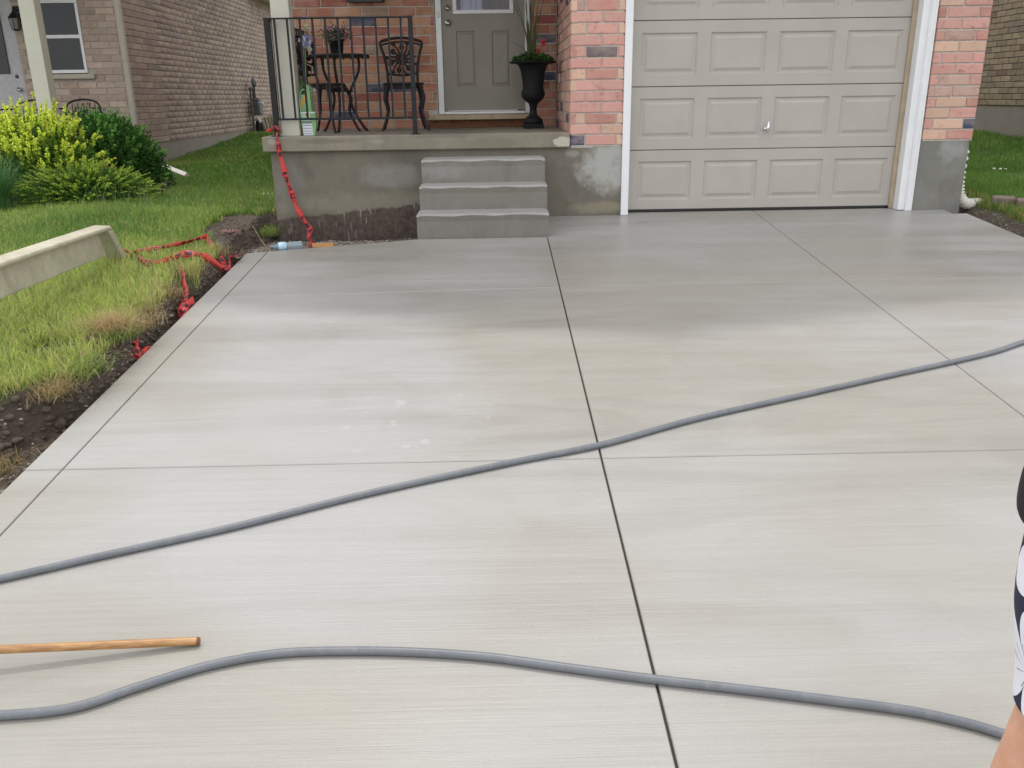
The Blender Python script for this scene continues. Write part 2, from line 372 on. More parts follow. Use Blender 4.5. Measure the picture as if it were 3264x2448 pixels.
t = NT('skin'); t.color(t.mix(t.rng(t.noise(t.pos(), 30, 4), 0.3, 0.7), (0.52, 0.27, 0.17), (0.62, 0.34, 0.225))); t.rough(0.5)
t.b.inputs['Subsurface Weight'].default_value = 0.12; t.b.inputs['Subsurface Radius'].default_value = (0.02, 0.008, 0.004); M['skin'] = t.m
M['blackcloth'] = simple('black knit', (0.008, 0.007, 0.009), 0.9, bump=0.2)
M['floral'] = mat_floral()
M['hair'] = simple('brown hair', (0.06, 0.035, 0.02), 0.5)
M['bottle'] = NT('clear blue plastic').m
b = M['bottle'].node_tree.nodes['Principled BSDF']; b.inputs['Base Color'].default_value = (0.62, 0.75, 0.82, 1); b.inputs['Roughness'].default_value = 0.12; b.inputs['Transmission Weight'].default_value = 0.7; b.inputs['IOR'].default_value = 1.2
M['bottlelabel'] = simple('pale blue bottle label', (0.45, 0.66, 0.82), 0.35, vary=0.3, scale=30)
M['paver'] = simple('brown grey paver', (0.20, 0.15, 0.125), 0.9, vary=0.2, bump=0.4)
M['eye'] = simple('eye white', (0.75, 0.74, 0.72), 0.2)

# ---------------------------------------------------------------- geometry helpers
def prop(o, label=None, cat=None, group=None, kind=None):
    if label: o['label'] = label
    if cat: o['category'] = cat
    if group: o['group'] = group
    if kind: o['kind'] = kind
    return o

def empty(name, loc, label=None, cat=None, group=None):
    o = bpy.data.objects.new(name, None); COL.objects.link(o); o.location = loc; o.empty_display_size = 0.1
    return prop(o, label, cat, group)

def put(name, me, mat=None, parent=None):
    o = bpy.data.objects.new(name, me); COL.objects.link(o)
    if mat is not None and not me.materials: me.materials.append(mat)
    if parent is not None:
        o.parent = parent
        pl = Matrix.Identity(4); q = parent
        while q is not None:
            pl = Matrix.Translation(q.location) @ q.rotation_euler.to_matrix().to_4x4() @ pl if q.parent is None else (q.matrix_parent_inverse @ Matrix.Translation(q.location) @ pl)
            q = q.parent
        o.matrix_parent_inverse = pl.inverted()
    return o

class MB:
    """collects faces of one mesh; vertices in world coordinates"""
    def __init__(s): s.v = []; s.f = []; s.sm = []; s.mi = []; s.cur = 0
    def add(s, vs, fs, smooth=False):
        k = len(s.v); s.v += [tuple(v) for v in vs]; s.f += [tuple(i + k for i in f) for f in fs]; s.sm += [smooth] * len(fs); s.mi += [s.cur] * len(fs)
        return s
    def box(s, x0, x1, y0, y1, z0, z1, b=0.0, M4=None):
        if b <= 0:
            vs = [(x, y, z) for z in (z0, z1) for y in (y0, y1) for x in (x0, x1)]
            fs = [(0, 2, 3, 1), (4, 5, 7, 6), (0, 1, 5, 4), (1, 3, 7, 5), (3, 2, 6, 7), (2, 0, 4, 6)]
        else:
            vs = []; 
            idx = {}
            X = (x0, x1); Y = (y0, y1); Z = (z0, z1)
            for i in (0, 1):
                for j in (0, 1):
                    for k in (0, 1):
                        sx, sy, sz = (1 - 2 * i), (1 - 2 * j), (1 - 2 * k)
                        for a in range(3):
                            q = [X[i] + sx * b, Y[j] + sy * b, Z[k] + sz * b]
                            q[a] = (X[i], Y[j], Z[k])[a]
                            idx[(i, j, k, a)] = len(vs); vs.append(tuple(q))
            fs = []
            for i in (0, 1):
                q = [idx[(i, 0, 0, 0)], idx[(i, 1, 0, 0)], idx[(i, 1, 1, 0)], idx[(i, 0, 1, 0)]]; fs.append(q if i else q[::-1])
                q = [idx[(0, i, 0, 1)], idx[(1, i, 0, 1)], idx[(1, i, 1, 1)], idx[(0, i, 1, 1)]]; fs.append(q[::-1] if i else q)
                q = [idx[(0, 0, i, 2)], idx[(1, 0, i, 2)], idx[(1, 1, i, 2)], idx[(0, 1, i, 2)]]; fs.append(q if i else q[::-1])
            for i in (0, 1):
                for j in (0, 1):
                    fl = (i + j) % 2
                    q = [idx[(i, j, 0, 0)], idx[(i, j, 1, 0)], idx[(i, j, 1, 1)], idx[(i, j, 0, 1)]]; fs.append(q if fl else q[::-1])
                    q = [idx[(i, 0, j, 0)], idx[(i, 0, j, 2)], idx[(i, 1, j, 2)], idx[(i, 1, j, 0)]]; fs.append(q if not fl else q[::-1])
                    q = [idx[(0, i, j, 1)], idx[(1, i, j, 1)], idx[(1, i, j, 2)], idx[(0, i, j, 2)]]; fs.append(q if not fl else q[::-1])
                    for k in (0, 1):
                        q = [idx[(i, j, k, 0)], idx[(i, j, k, 1)], idx[(i, j, k, 2)]]
                        fs.append(q if (i + j + k) % 2 else q[::-1])
        if M4 is not None: vs = [tuple(M4 @ Vector(v)) for v in vs]
        return s.add(vs, fs)
    def tube(s, pts, r, n=8, caps=True, smooth=True):
        pts = [Vector(p) for p in pts]; N = len(pts)
        rs = r if isinstance(r, (list, tuple)) else [r] * N
        vs, fs = [], []
        up = None
        for i, p in enumerate(pts):
            d = (pts[min(i + 1, N - 1)] - pts[max(i - 1, 0)]).normalized()
            if up is None:
                up = Vector((0, 0, 1)) if abs(d.z) < 0.9 else Vector((1, 0, 0))
            a = (up - d * up.dot(d)).normalized(); bb = d.cross(a); up = a
            for k in range(n):
                t_ = 2 * PI * k / n
                vs.append(p + (a * math.cos(t_) + bb * math.sin(t_)) * rs[i])
        for i in range(N - 1):
            for k in range(n):
                k2 = (k + 1) % n
                fs.append((i * n + k, i * n + k2, (i + 1) * n + k2, (i + 1) * n + k))
        s.add(vs, fs, smooth)
        if caps:
            s.add(vs[:n][::-1], [tuple(range(n))]); s.add(vs[-n:], [tuple(range(n))])
        return s
    def lathe(s, c, prof, n=24, axis='Z', smooth=True, sq=0):
        """prof: (r, h) pairs"""
        vs, fs = [], []
        for r, h in prof:
            for k in range(n):
                t_ = 2 * PI * (k + 0.5) / n
                if axis == 'Z': vs.append((c[0] + r * math.cos(t_), c[1] + r * math.sin(t_), c[2] + h))
                elif axis == 'Y': vs.append((c[0] + r * math.cos(t_), c[1] - h, c[2] + r * math.sin(t_)))
                else: vs.append((c[0] + h, c[1] + r * math.cos(t_), c[2] + r * math.sin(t_)))
        for i in range(len(prof) - 1):
            for k in range(n):
                k2 = (k + 1) % n
                fs.append((i * n + k, i * n + k2, (i + 1) * n + k2, (i + 1) * n + k))
        fs.append(tuple(range(n))[::-1]); fs.append(tuple(range((len(prof) - 1) * n, len(prof) * n)))
        return s.add(vs, fs, smooth)
    def ball(s, c, r, n=8, sc=(1, 1, 1)):
        prof = []
        vs, fs = [], []
        m_ = max(4, n // 2 + 1)
        for i in range(m_ + 1):
            th = PI * i / m_
            for k in range(n):
                ph = 2 * PI * k / n
                vs.append((c[0] + r * sc[0] * math.sin(th) * math.cos(ph), c[1] + r * sc[1] * math.sin(th) * math.sin(ph), c[2] + r * sc[2] * math.cos(th)))
        for i in range(m_):
            for k in range(n):
                k2 = (k + 1) % n
                fs.append((i * n + k, (i + 1) * n + k, (i + 1) * n + k2, i * n + k2))
        return s.add(vs, fs, True)
    def mesh(s, name):
        me = bpy.data.meshes.new(name)
        me.from_pydata(s.v, [], s.f)
        me.polygons.foreach_set('use_smooth', s.sm)
        me.polygons.foreach_set('material_index', s.mi)
        me.update()
        return me
    def obj(s, name, mat, parent=None, mats=None):
        me = s.mesh(name)
        if mats:
            for q in mats: me.materials.append(q)
        else: me.materials.append(mat)
        return put(name, me, None, parent)

def fastmesh(name, V, F, mat, cols=None, smooth=False):
    """V (n,3); F (m,k) constant k; cols (n,3) per vertex"""
    me = bpy.data.meshes.new(name)
    n, mm, k = len(V), len(F), F.shape[1]
    me.vertices.add(n); me.vertices.foreach_set('co', np.ascontiguousarray(V, dtype=np.float32).ravel())
    me.loops.add(mm * k); me.loops.foreach_set('vertex_index', np.ascontiguousarray(F, dtype=np.int32).ravel())
    me.polygons.add(mm); me.polygons.foreach_set('loop_start', np.arange(0, mm * k, k, dtype=np.int32))
    me.polygons.foreach_set('loop_total', np.full(mm, k, dtype=np.int32))
    if smooth: me.polygons.foreach_set('use_smooth', np.ones(mm, dtype=bool))
    me.update(calc_edges=True)
    if cols is not None:
        a = me.color_attributes.new('col', 'FLOAT_COLOR', 'POINT')
        c4 = np.ones((n, 4), dtype=np.float32); c4[:, :3] = cols
        a.data.foreach_set('color', c4.ravel())
    me.materials.append(mat)
    return me

def ribbon(name, pts, wvecs, mat, parent=None, thick=0.0006):
    """a folded plastic strip through pts, half-width vectors wvecs; UV u = metres along it"""
    V, F, UV = [], [], []
    L = 0
    for i, (p, w) in enumerate(zip(pts, wvecs)):
        if i: L += (Vector(p) - Vector(pts[i - 1])).length
        V += [tuple(Vector(p) - Vector(w)), tuple(Vector(p) + Vector(w))]; UV += [(L, 0), (L, 1)]
    for i in range(len(pts) - 1): F.append((2 * i, 2 * i + 1, 2 * i + 3, 2 * i + 2))
    me = bpy.data.meshes.new(name); me.from_pydata(V, [], F)
    uv = me.uv_layers.new(name='uv')
    for pl in me.polygons:
        for li in pl.loop_indices: uv.data[li].uv = UV[me.loops[li].vertex_index]
        pl.use_smooth = True
    me.materials.append(mat)
    o = put(name, me, None, parent)
    md = o.modifiers.new('thickness', 'SOLIDIFY'); md.thickness = thick
    return o

def spline(pts, n):
    """Catmull-Rom through pts, n samples per span"""
    P = [Vector(p) for p in pts]; out = []
    for i in range(len(P) - 1):
        p0 = P[max(i - 1, 0)]; p1 = P[i]; p2 = P[i + 1]; p3 = P[min(i + 2, len(P) - 1)]
        for k in range(n):
            t_ = k / n
            out.append(0.5 * ((2 * p1) + (p2 - p0) * t_ + (2 * p0 - 5 * p1 + 4 * p2 - p3) * t_ ** 2 + (3 * p1 - p0 - 3 * p2 + p3) * t_ ** 3))
    out.append(P[-1]); return out

SL = 0.0856
def dz(y): return -0.0188 + SL * y       # driveway surface height

# ---------------------------------------------------------------- terrain
def vnoise(x, y, seed=0):
    """cheap smooth value noise, vectorised"""
    xi = np.floor(x).astype(int); yi = np.floor(y).astype(int); xf = x - xi; yf = y - yi
    def h(a, b_):
        q = np.sin(a * 127.1 + b_ * 311.7 + seed * 74.7) * 43758.5453
        return q - np.floor(q)
    u = xf * xf * (3 - 2 * xf); v = yf * yf * (3 - 2 * yf)
    return (h(xi, yi) * (1 - u) + h(xi + 1, yi) * u) * (1 - v) + (h(xi, yi + 1) * (1 - u) + h(xi + 1, yi + 1) * u) * v
def fbm(x, y, seed=0, o=4):
    s = 0; a = 0.5
    for k in range(o): s = s + a * vnoise(x * 2 ** k, y * 2 ** k, seed + k); a *= 0.5
    return s
def lawn_left(x, y):
    base = np.where(y < 0, 0.062 * y, np.interp(y, [0, 3, 6.5, 11.3, 30], [0, 0.0, 0.05, 0.31, 0.6]))
    return base + 0.05 * (fbm(x * 0.8, y * 0.8, 3) - 0.47)
def lawn_right(x, y):
    b_ = np.where(y < 0, 0.075 * y, 0.03 * y) + 0.025 * (x - 3.0) + 0.0
    return b_ + 0.04 * (fbm(x * 0.8, y * 0.8, 5) - 0.47)
def bank_edge(y):
    """x of the torn turf edge on the left"""
    e = -3.235 - 0.11 * (fbm(y * 2.3 + 5, y * 0 + 0.3, 8) - 0.47) * 2
    e = e + np.interp(y, [-9, -5.2, -4.6, -4.2, -4.0, -3.85, -3.6, -2.5, 0.5], [-1.0, -0.85, -0.65, -0.42, -0.18, 0.0, 0.05, 0.0, 0.0])
    e = e + np.interp(y, [-1.5, -0.9, -0.3, 0.25, 0.4], [0.0, -0.06, -0.10, -0.05, 0.02])
    return e
def smooth(a, b_, x):
    t_ = np.clip((x - a) / (b_ - a), 0, 1); return t_ * t_ * (3 - 2 * t_)
def ground_h(x, y):
    L = lawn_left(x, y); R_ = lawn_right(x, y)
    fine = 0.075 * (fbm(x * 9, y * 9, 11) - 0.47) + 0.04 * (fbm(x * 30, y * 30, 12, 3) - 0.44)
    trench = np.minimum(dz(y), -0.06) - 0.115 + fine * 1.0
    e = bank_edge(y)
    w = np.interp(y, [-9, -4.7, -4.2, -3.9, 0], [0.75, 0.55, 0.25, 0.07, 0.07])
    k = smooth(0.0, 1.0, (x - e) / w)          # 0 lawn, 1 trench
    k = np.where(y > 0.35, 0, k)
    k = np.where((y > 0.1) & (y <= 0.35), k * (0.35 - y) / 0.25, k)
    left = L * (1 - k) + trench * k + fine * (k > 0.02) * (1 - k) * 1.2
    kr = smooth(3.22, 3.04, x) * (y < 0.3)
    right = R_ * (1 - kr) + (dz(np.minimum(y, 0)) - 0.10 + fine) * kr
    z = np.where(x < 0, left, right)
    under = (x > -3.06) & (x < 2.96) & (y < -0.9)
    z = np.where(under, dz(y) - 0.22, z)
    under2 = (x > -1.75) & (x < 2.96) & (y <= 0.4) & (y >= -0.9)
    z = np.where(under2, -0.3, z)
    z = np.where((x > -3.0) & (x < 2.9) & (y > 0.15), -0.35, z)
    # gravel bed in front of the porch wall rises a little at the wall
    gb = (x > -3.2) & (x < -1.75) & (y > -1.15) & (y < 0.15)
    z = np.where(gb, np.minimum(-0.212 - 0.085 * np.minimum(y, 0) + fine * .5, dz(y) - .03), z)
    z = np.where(y < -11, L * 0 + dz(np.maximum(y, -11)) - 0.15, z) if False else z
    return z
def soilmask(x, y):
    e = bank_edge(y) + 0.06 * (fbm(x * 14, y * 14, 21) - 0.47) * 2
    s = smooth(-0.02, 0.03, x - e) * (y < 0.3)
    s = np.maximum(s, (x > -3.2) & (x < 2.9) & (y < 0.3))
    s = np.where(x > 0, (smooth(3.26, 3.14, x + 0.1 * (fbm(x * 9, y * 9, 4) - 0.47))) * (y < 0.5), s)
    # scuffed bare patches on the lawn beside the trench
    ps = 0
    for (cx, cy, rx, ry) in ((-3.42, -0.35, 0.22, 0.48), (-3.50, 0.08, 0.17, 0.22), (-3.33, -0.95, 0.12, 0.28), (-3.55, -1.32, 0.11, 0.08), (-3.50, -3.45, 0.13, 0.10)):
        d = ((x - cx) / rx) ** 2 + ((y - cy) / ry) ** 2 + 1.6 * (fbm(x * 9, y * 9, 31) - 0.47)
        ps = np.maximum(ps, smooth(1.1, 0.8, d))
    bed = smooth(1.15, 0.9, ((x + 5.9) / 1.0) ** 2 + ((y - 2.0) / 1.0) ** 2)
    return np.clip(np.maximum(s, np.maximum(np.where(x < 0, ps, 0), np.where(x < 0, bed * 0.8, 0))), 0, 1)

def axis(segs):
    out = []
    for a, b_, st in segs: out += list(np.arange(a, b_, st))
    return np.array(out + [segs[-1][1]])
gx = axis([(-70, -14, 4), (-14, -5, 0.3), (-5, -4.2, 0.06), (-4.2, -2.98, 0.018), (-2.98, -1.7, 0.03), (-1.7, 2.9, 0.5), (2.9, 3.6, 0.03), (3.6, 8, 0.25), (8, 70, 4)])
gy = axis([(-70, -12, 4), (-12, -5.4, 0.3), (-5.4, 0.5, 0.02), (0.5, 2, 0.1), (2, 13, 0.3), (13, 70, 4)])
X, Y = np.meshgrid(gx, gy)
Z = ground_h(X, Y)
cm = soilmask(X, Y)
lawnc = np.array([0.085, 0.12, 0.03]); soilc = np.array([0.125, 0.095, 0.072])
C = lawnc * (1 - cm[..., None]) + soilc * cm[..., None]
nx, ny = len(gx), len(gy)
I = np.arange(nx * ny).reshape(ny, nx)
F = np.stack([I[:-1, :-1], I[:-1, 1:], I[1:, 1:], I[1:, :-1]], -1).reshape(-1, 4)
gm = fastmesh('ground', np.stack([X, Y, Z], -1).reshape(-1, 3), F, M['ground'], C.reshape(-1, 3), smooth=True)
prop(put('ground', gm), 'lawn and dug dark soil around the new driveway', None, None, 'structure')

# ---------------------------------------------------------------- driveway: cast panels between the saw cuts
drv = empty('driveway', (0, -4, dz(-4)))
drv['kind'] = 'structure'; drv['label'] = 'wet new broom finished concrete driveway with saw cut joints'
def panel(poly, g=(0.004, 0.004), th=0.11):
    """poly: ccw (x,y) list; walls down, top arris eased 3 mm"""
    n = len(poly); b = 0.003
    # inset helper
    def inset(P, d):
        out = []
        for i in range(n):
            a, p_, c = Vector(P[i - 1]), Vector(P[i]), Vector(P[(i + 1) % n])
            e1 = (p_ - a).normalized(); e2 = (c - p_).normalized()
            n1 = Vector((-e1.y, e1.x)); n2 = Vector((-e2.y, e2.x))
            bi = (n1 + n2); bi = bi / max(0.3, bi.dot(n1)) if bi.length > 1e-6 else n1
            out.append(tuple(p_ + bi * d))
        return out
    out = inset(poly, 0.0)
    inn = inset(poly, b)
    mb = MB()
    vs = [(x, y, dz(y) - b) for x, y in out] + [(x, y, dz(y)) for x, y in inn] + [(x, y, dz(y) - th) for x, y in out]
    fs = [tuple(range(n, 2 * n))]
    for i in range(n):
        j = (i + 1) % n
        fs.append((i, j, n + j, n + i)); fs.append((2 * n + i, 2 * n + j, j, i))
    mb.add(vs, fs)
    return mb.obj('panel', M['drive'], drv)
W2 = 0.0028   # half a thin joint
WC = 0.0042   # half the wide centre joint
xl, xc, xr, x0, x1 = -2.958, -0.7665, 1.155, -3.11, 2.985
t1a, t1b, t2, t3 = -2.235, -2.10, -4.51, -9.0
t1 = -2.142
panel([(x0, t1a + W2), (xl - W2, t1a + W2), (xl - W2, -1.078), (x0, -1.116)])
panel([(xl + W2, t1a + W2), (xc - WC, t1 + W2), (xc - WC, -0.765), (-1.8, -0.765), (xl + W2, -1.072)])
panel([(xc + WC, t1 + W2), (xr - W2, t1b + W2), (xr - W2, 0.10), (-0.058, 0.10), (-0.06, 0.0), (xc + WC, 0.0)])
panel([(xr + W2, t1b + W2), (x1, t1b + W2), (x1, -0.16), (2.86, -0.16), (2.86, 0.005), (2.44, 0.005), (2.44, 0.10), (xr + W2, 0.10)])
for (a, b_) in ((x0, xl - W2), (xl + W2, xc - WC), (xc + WC, xr - W2), (xr + W2, x1)):
    ta = t1a if b_ < xl else (t1 if b_ < xc + 1 and b_ < 0 else t1b)
    def tj(x): return np.interp(x, [x0, xl, xc, xr, x1], [t1a, t1a, t1, t1b, t1b])
    panel([(a, t2 + W2), (b_, t2 + W2), (b_, float(tj(b_)) - W2), (a, float(tj(a)) - W2)])
    panel([(a, t3 + W2), (b_, t3 + W2), (b_, t2 - W2), (a, t2 - W2)])
    panel([(a, -13.5), (b_, -13.5), (b_, t3 - W2), (a, t3 - W2)])
mb = MB(); mb.add([(x0 + .01, -13.4, dz(-13.4) - 0.012), (x1 - .01, -13.4, dz(-13.4) - 0.012), (x1 - .01, -0.2, dz(-0.2) - 0.012), (x0 + .01, -1.13, dz(-1.13) - 0.012)], [(0, 1, 2, 3)])
mb.obj('joint_base', M['joint'], drv)
mb = MB().box(-70, 70, -22, -13.55, -1.45, -1.2)
prop(mb.obj('street', simple('asphalt', (0.06, 0.058, 0.055), 0.9)), 'asphalt street at the foot of the driveway', None, None, 'structure')

# ---------------------------------------------------------------- brick walls
_bm = {}
BH, CH, BL, PL = 0.0785, 0.0901, 0.2585, 0.270
def brick_mesh(L, mat, key, H=BH, seed=0):
    k = (round(L, 3), key, seed)
    if k in _bm: return _bm[k]
    D = 0.05; c = 0.005
    rr = random.Random(hash(k) % 9999)
    j = lambda a: a + rr.uniform(-0.0016, 0.0016)
    h = L / 2
    back = [(-h, D, 0), (h, D, 0), (h, D, H), (-h, D, H)]
    rim = [(j(-h), c, j(0)), (j(h), c, j(0)), (j(h), c, j(H)), (j(-h), c, j(H))]
    fr = [(-h + c, j(0), c), (h - c, j(0), c), (h - c, j(0), H - c), (-h + c, j(0), H - c)]
    vs = back + rim + fr
    fs = [(8, 9, 10, 11)]
    for i in range(4):
        q = (i + 1) % 4
        fs.append((4 + i, 4 + q, 8 + q, 8 + i)); fs.append((i, q, 4 + q, 4 + i))
    me = bpy.data.meshes.new('brick'); me.from_pydata(vs, [], fs); me.materials.append(mat); me.update()
    _bm[k] = me; return me

def wall_bricks(parent, org, ang, ulen, z0, ncourse, matp, matm, palette, openings=(), cap=300, order=None, start=0.0, special=None, seed=1, first_len=None):
    """bricks on a wall face: org = (x,y) of u=0, ang = heading of +u; outward normal is to the right of +u (local -y).
    returns list of (centre, matrix, length, colour)"""
    out = []
    rr = random.Random(seed)
    R4 = Matrix.Rotation(ang, 4, 'Z')
    for c in range(ncourse):
        z = z0 + c * CH
        off = (0 if c % 2 else -PL / 2) + start
        u = off - (PL if off > 0.03 else 0)
        while u < ulen:
            a, b_ = max(u, 0.0), min(u + BL, ulen)
            u += PL
            if b_ - a < 0.02: continue
            segs = [(a, b_)]
            for (o0, o1, q0, q1) in openings:
                if z + BH > q0 + 0.004 and z < q1 - 0.004:
                    ns = []
                    for (s0, s1) in segs:
                        if s1 <= o0 or s0 >= o1: ns.append((s0, s1))
                        else:
                            if s0 < o0: ns.append((s0, o0 - 0.003))
                            if s1 > o1: ns.append((o1 + 0.003, s1))
                    segs = ns
            for (s0, s1) in segs:
                if s1 - s0 < 0.03: continue
                col = palette(rr)
                if special:
                    q = special(c, (s0 + s1) / 2, s1 - s0)
                    if q: col = q
                pr = rr.uniform(-0.0025, 0.0015)
                mtx = Matrix.Translation((org[0], org[1], 0)) @ R4 @ Matrix.Translation(((s0 + s1) / 2, pr, z))
                out.append((mtx, s1 - s0, col))
    return out
def emit_bricks(parent, lst, matp, matm, key, cap):
    """nearest ones as single parts, the rest joined"""
    cc = Vector((CX, CY, CZ))
    lst.sort(key=lambda q: (q[0].translation - cc).length)
    for mtx, L, col in lst[:cap]:
        me = brick_mesh(L, matp, key, seed=random.randrange(3))
        o = bpy.data.objects.new('brick', me); COL.objects.link(o)
        o.parent = parent; o.matrix_parent_inverse = Matrix.Translation(parent.location).inverted()
        o.matrix_basis = mtx
        o.color = (*col, 1)
    rest = lst[cap:]
    if rest:
        V, Fq, Cc = [], [], []
        for mtx, L, col in rest:
            me = brick_mesh(L, matp, key, seed=0)
            k = len(V)
            V += [tuple(mtx @ v.co) for v in me.vertices]; Cc += [col] * len(me.vertices)
            Fq += [[k + i for i in pl.vertices] for pl in me.polygons]
        me = fastmesh('brickwork', np.array(V), np.array(Fq), matm, np.array(Cc))
        o = put('brickwork', me, None, parent); o['kind'] = 'stuff'

def pal_pink(rr):
    t_ = rr.random(); v = rr.uniform(0.88, 1.1)
    if t_ < 0.52: c = (0.60, 0.315, 0.275)
    elif t_ < 0.82: c = (0.64, 0.42, 0.315)
    elif t_ < 0.95: c = (0.51, 0.245, 0.205)
    else: c = (0.50, 0.33, 0.28)
    return tuple(q * v for q in c)
BLUE = (0.055, 0.075, 0.135)
def pal_porch_shaded(rr):  # same brick as the front; the porch shade is put into these colours
    t_ = rr.random(); v = rr.uniform(0.85, 1.12)
    if t_ < 0.42: c = (0.43, 0.175, 0.115)
    elif t_ < 0.80: c = (0.47, 0.255, 0.155)
    elif t_ < 0.96: c = (0.34, 0.11, 0.085)
    else: c = (0.34, 0.23, 0.17)
    return tuple(q * v for q in c)

# ---------------------------------------------------------------- the red brick house
H = empty('brick_house', (0, 0, 0), 'pink brick house with a raised concrete porch and a taupe garage door', 'house')
BW = 1.6          # porch back wall
zB = 0.593
bl = []
def sp_left(c, u, L):
    if c == 0 and u < 0.2: return BLUE
    if c == 5 and u < 0.12: return (0.22, 0.17, 0.16)
    if c == 8 and 0.12 < u < 0.36: return (0.16, 0.13, 0.14)
    return None
bl += wall_bricks(H, (-0.522, 0), 0, 0.455, zB, 14, None, None, pal_pink, special=sp_left, start=0.0)
bl += wall_bricks(H, (2.575, 0), 0, 0.445, zB, 14, None, None, pal_pink, start=0.08, seed=5,
                  special=lambda c, u, L: BLUE if (c == 1 and u > 0.33) else None)
# inner reveal of the right pier behind the trim is covered by the jamb
# return wall of the porch, facing -x
bl += wall_bricks(H, (-0.522, BW), -PI / 2, BW - 0.0, zB + CH * 1, 14, None, None, pal_pink, start=0.06, seed=9,
                  special=lambda c, u, L: BLUE if ((c * 7 + int(u * 10)) % 19 == 0) else None)
zP = 0.702
ops = [(1.30, 2.36, 0.0, 3.2)]
def sp_back(c, u, L):
    if c == 11 and 0.60 < u < 0.92: return BLUE
    if c == 1 and 0.34 < u < 0.60: return BLUE
    if c == 4 and 0.90 < u < 1.2: return BLUE
    if c == 9 and u > 2.58: return BLUE
    if c == 5 and u > 2.58: return BLUE
    return None
bl += wall_bricks(H, (-3.26, BW), 0, 2.72, zP + 0.005, 15, None, None, pal_porch_shaded, openings=[(1.495, 2.47, 0, 3.2), (1.40, 2.47, 0, 0.838)], start=0.10, seed=12, special=sp_back)
emit_bricks(H, bl, M['brick'], M['brickmass'], 'pink', 300)

# masonry behind the bricks, upper storeys, roof
mb = MB()
mb.box(-0.514, -0.075, 0.009, 0.3, 0.58, 2.75)
mb.box(-0.513, -0.32, 0.011, BW + 0.1, 0.57, 2.75)
mb.box(2.583, 3.02, 0.009, 6.0, 0.58, 2.75)
mb.box(-3.25, -1.76, BW + 0.009, BW + 0.25, 0.56, 2.75)
mb.box(-0.79, -0.53, BW + 0.009, BW + 0.25, 0.56, 2.75)
mb.box(-1.86, -0.79, BW + 0.062, BW + 0.25, 0.56, 0.90)
mb.obj('mortar', M['mortar'], H)
mb = MB()
mb.box(-0.522, 3.02, 0.0, 0.28, 2.30, 5.2); mb.box(-3.12, -0.524, 0.06, 0.3, 2.75, 5.2); mb.box(-3.12, 3.02, 0.31, 9, 2.76, 5.1)
mb.box(-3.12, 3.02, BW + 0.3, 9, -0.3, 2.74)
mb.add([(-3.12, 0.02, 5.2), (3.02, 0.02, 5.2), (-0.55, 0.02, 6.6), (-3.12, 8.9, 5.2), (3.02, 8.9, 5.2), (-0.55, 8.9, 6.6)], [(0, 1, 2), (3, 5, 4), (0, 2, 5, 3), (1, 4, 5, 2), (0, 3, 4, 1)])
mb.obj('wall', M['upper'], H)
mb = MB()
for (xa, za, xb, zb) in ((-3.5, 4.75, -0.55, 6.75), (-0.55, 6.75, 1.75, 5.15), (1.75, 5.15, 3.4, 5.05)):
    mb.add([(xa, -0.38, za), (xb, -0.38, zb), (xb, 9.3, zb), (xa, 9.3, za), (xa, -0.38, za - .12), (xb, -0.38, zb - .12), (xb, 9.3, zb - .12), (xa, 9.3, za - .12)],
           [(0, 1, 2, 3), (7, 6, 5, 4), (0, 4, 5, 1), (3, 2, 6, 7), (0, 3, 7, 4), (1, 5, 6, 2)])
mb.obj('roof', M['shingle'], H)
mb = MB(); mb.box(-3.3, -0.53, -0.22, 0.05, 2.45, 2.74); mb.box(-3.3, -0.53, -0.22, BW, 2.745, 2.80); mb.obj('porch_ceiling', M['soffit'], H)
# foundations
mb = MB(); mb.box(-3.135, -0.068, 0.012, 0.2, -0.42, 0.583); mb.box(-3.135, -2.9, 0.205, 6, -0.42, 0.583)
mb.obj('foundation', M['foundation'], H)
mb = MB(); mb.box(2.557, 3.005, 0.012, 0.3, -0.3, 0.582, 0.004); mb.box(2.70, 3.0, 0.305, 9, -0.3, 0.58); mb.obj('foundation_pier', M['pier'], H)
# porch slab
mb = MB(); mb.box(-3.185, -0.528, -0.042, BW + 0.0, 0.575, zP, 0.008)
mb.obj('porch_slab', M['slab'], H)
# steps: each cast step a part
for i, (yf, zt, xa, xb) in enumerate(((-0.762, 0.113, -1.822, -0.752), (-0.508, 0.309, -1.812, -0.752), (-0.272, 0.506, -1.806, -0.757))):
    mb = MB()
    zb = -0.30 if i == 0 else (0.113, 0.309)[i - 1] + 0.0
    n = 26; rr = random.Random(i)
    lo = -0.30 if i == 0 else zb - 0.03
    V = []; Fc = []
    for k in range(n + 1):
        x = xa + (xb - xa) * k / n
        wz = 0.004 * math.sin(k * 0.7 + i * 2) + rr.uniform(-.0015, .0015)
        prof = [(0.011, lo), (yf + 0.016, lo), (yf + 0.014, zt - 0.06), (yf + 0.006, zt - 0.016 + wz), (yf + 0.008, zt - 0.007 + wz), (yf + 0.018, zt - 0.001 + wz * .5), (yf + 0.05, zt + 0.001), (0.011, zt + 0.006)]
        prof[0] = (0.011, lo)
        ex = 0.0
        if k in (0, n): prof = [(a, b_ - (0.008 if b_ > zt - 0.02 else 0)) for a, b_ in prof]
        V += [(x, a, b_) for a, b_ in prof]
    m_ = 8
    for k in range(n):
        for j in range(m_ - 1): Fc.append((k * m_ + j, (k + 1) * m_ + j, (k + 1) * m_ + j + 1, k * m_ + j + 1))
    Fc.append(tuple(range(m_))); Fc.append(tuple(range(n * m_, (n + 1) * m_))[::-1])
    mb.add(V, Fc)
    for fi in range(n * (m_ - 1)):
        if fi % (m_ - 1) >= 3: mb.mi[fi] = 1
    mb.obj('step', None, H, mats=[M['steps'], M['tread']])
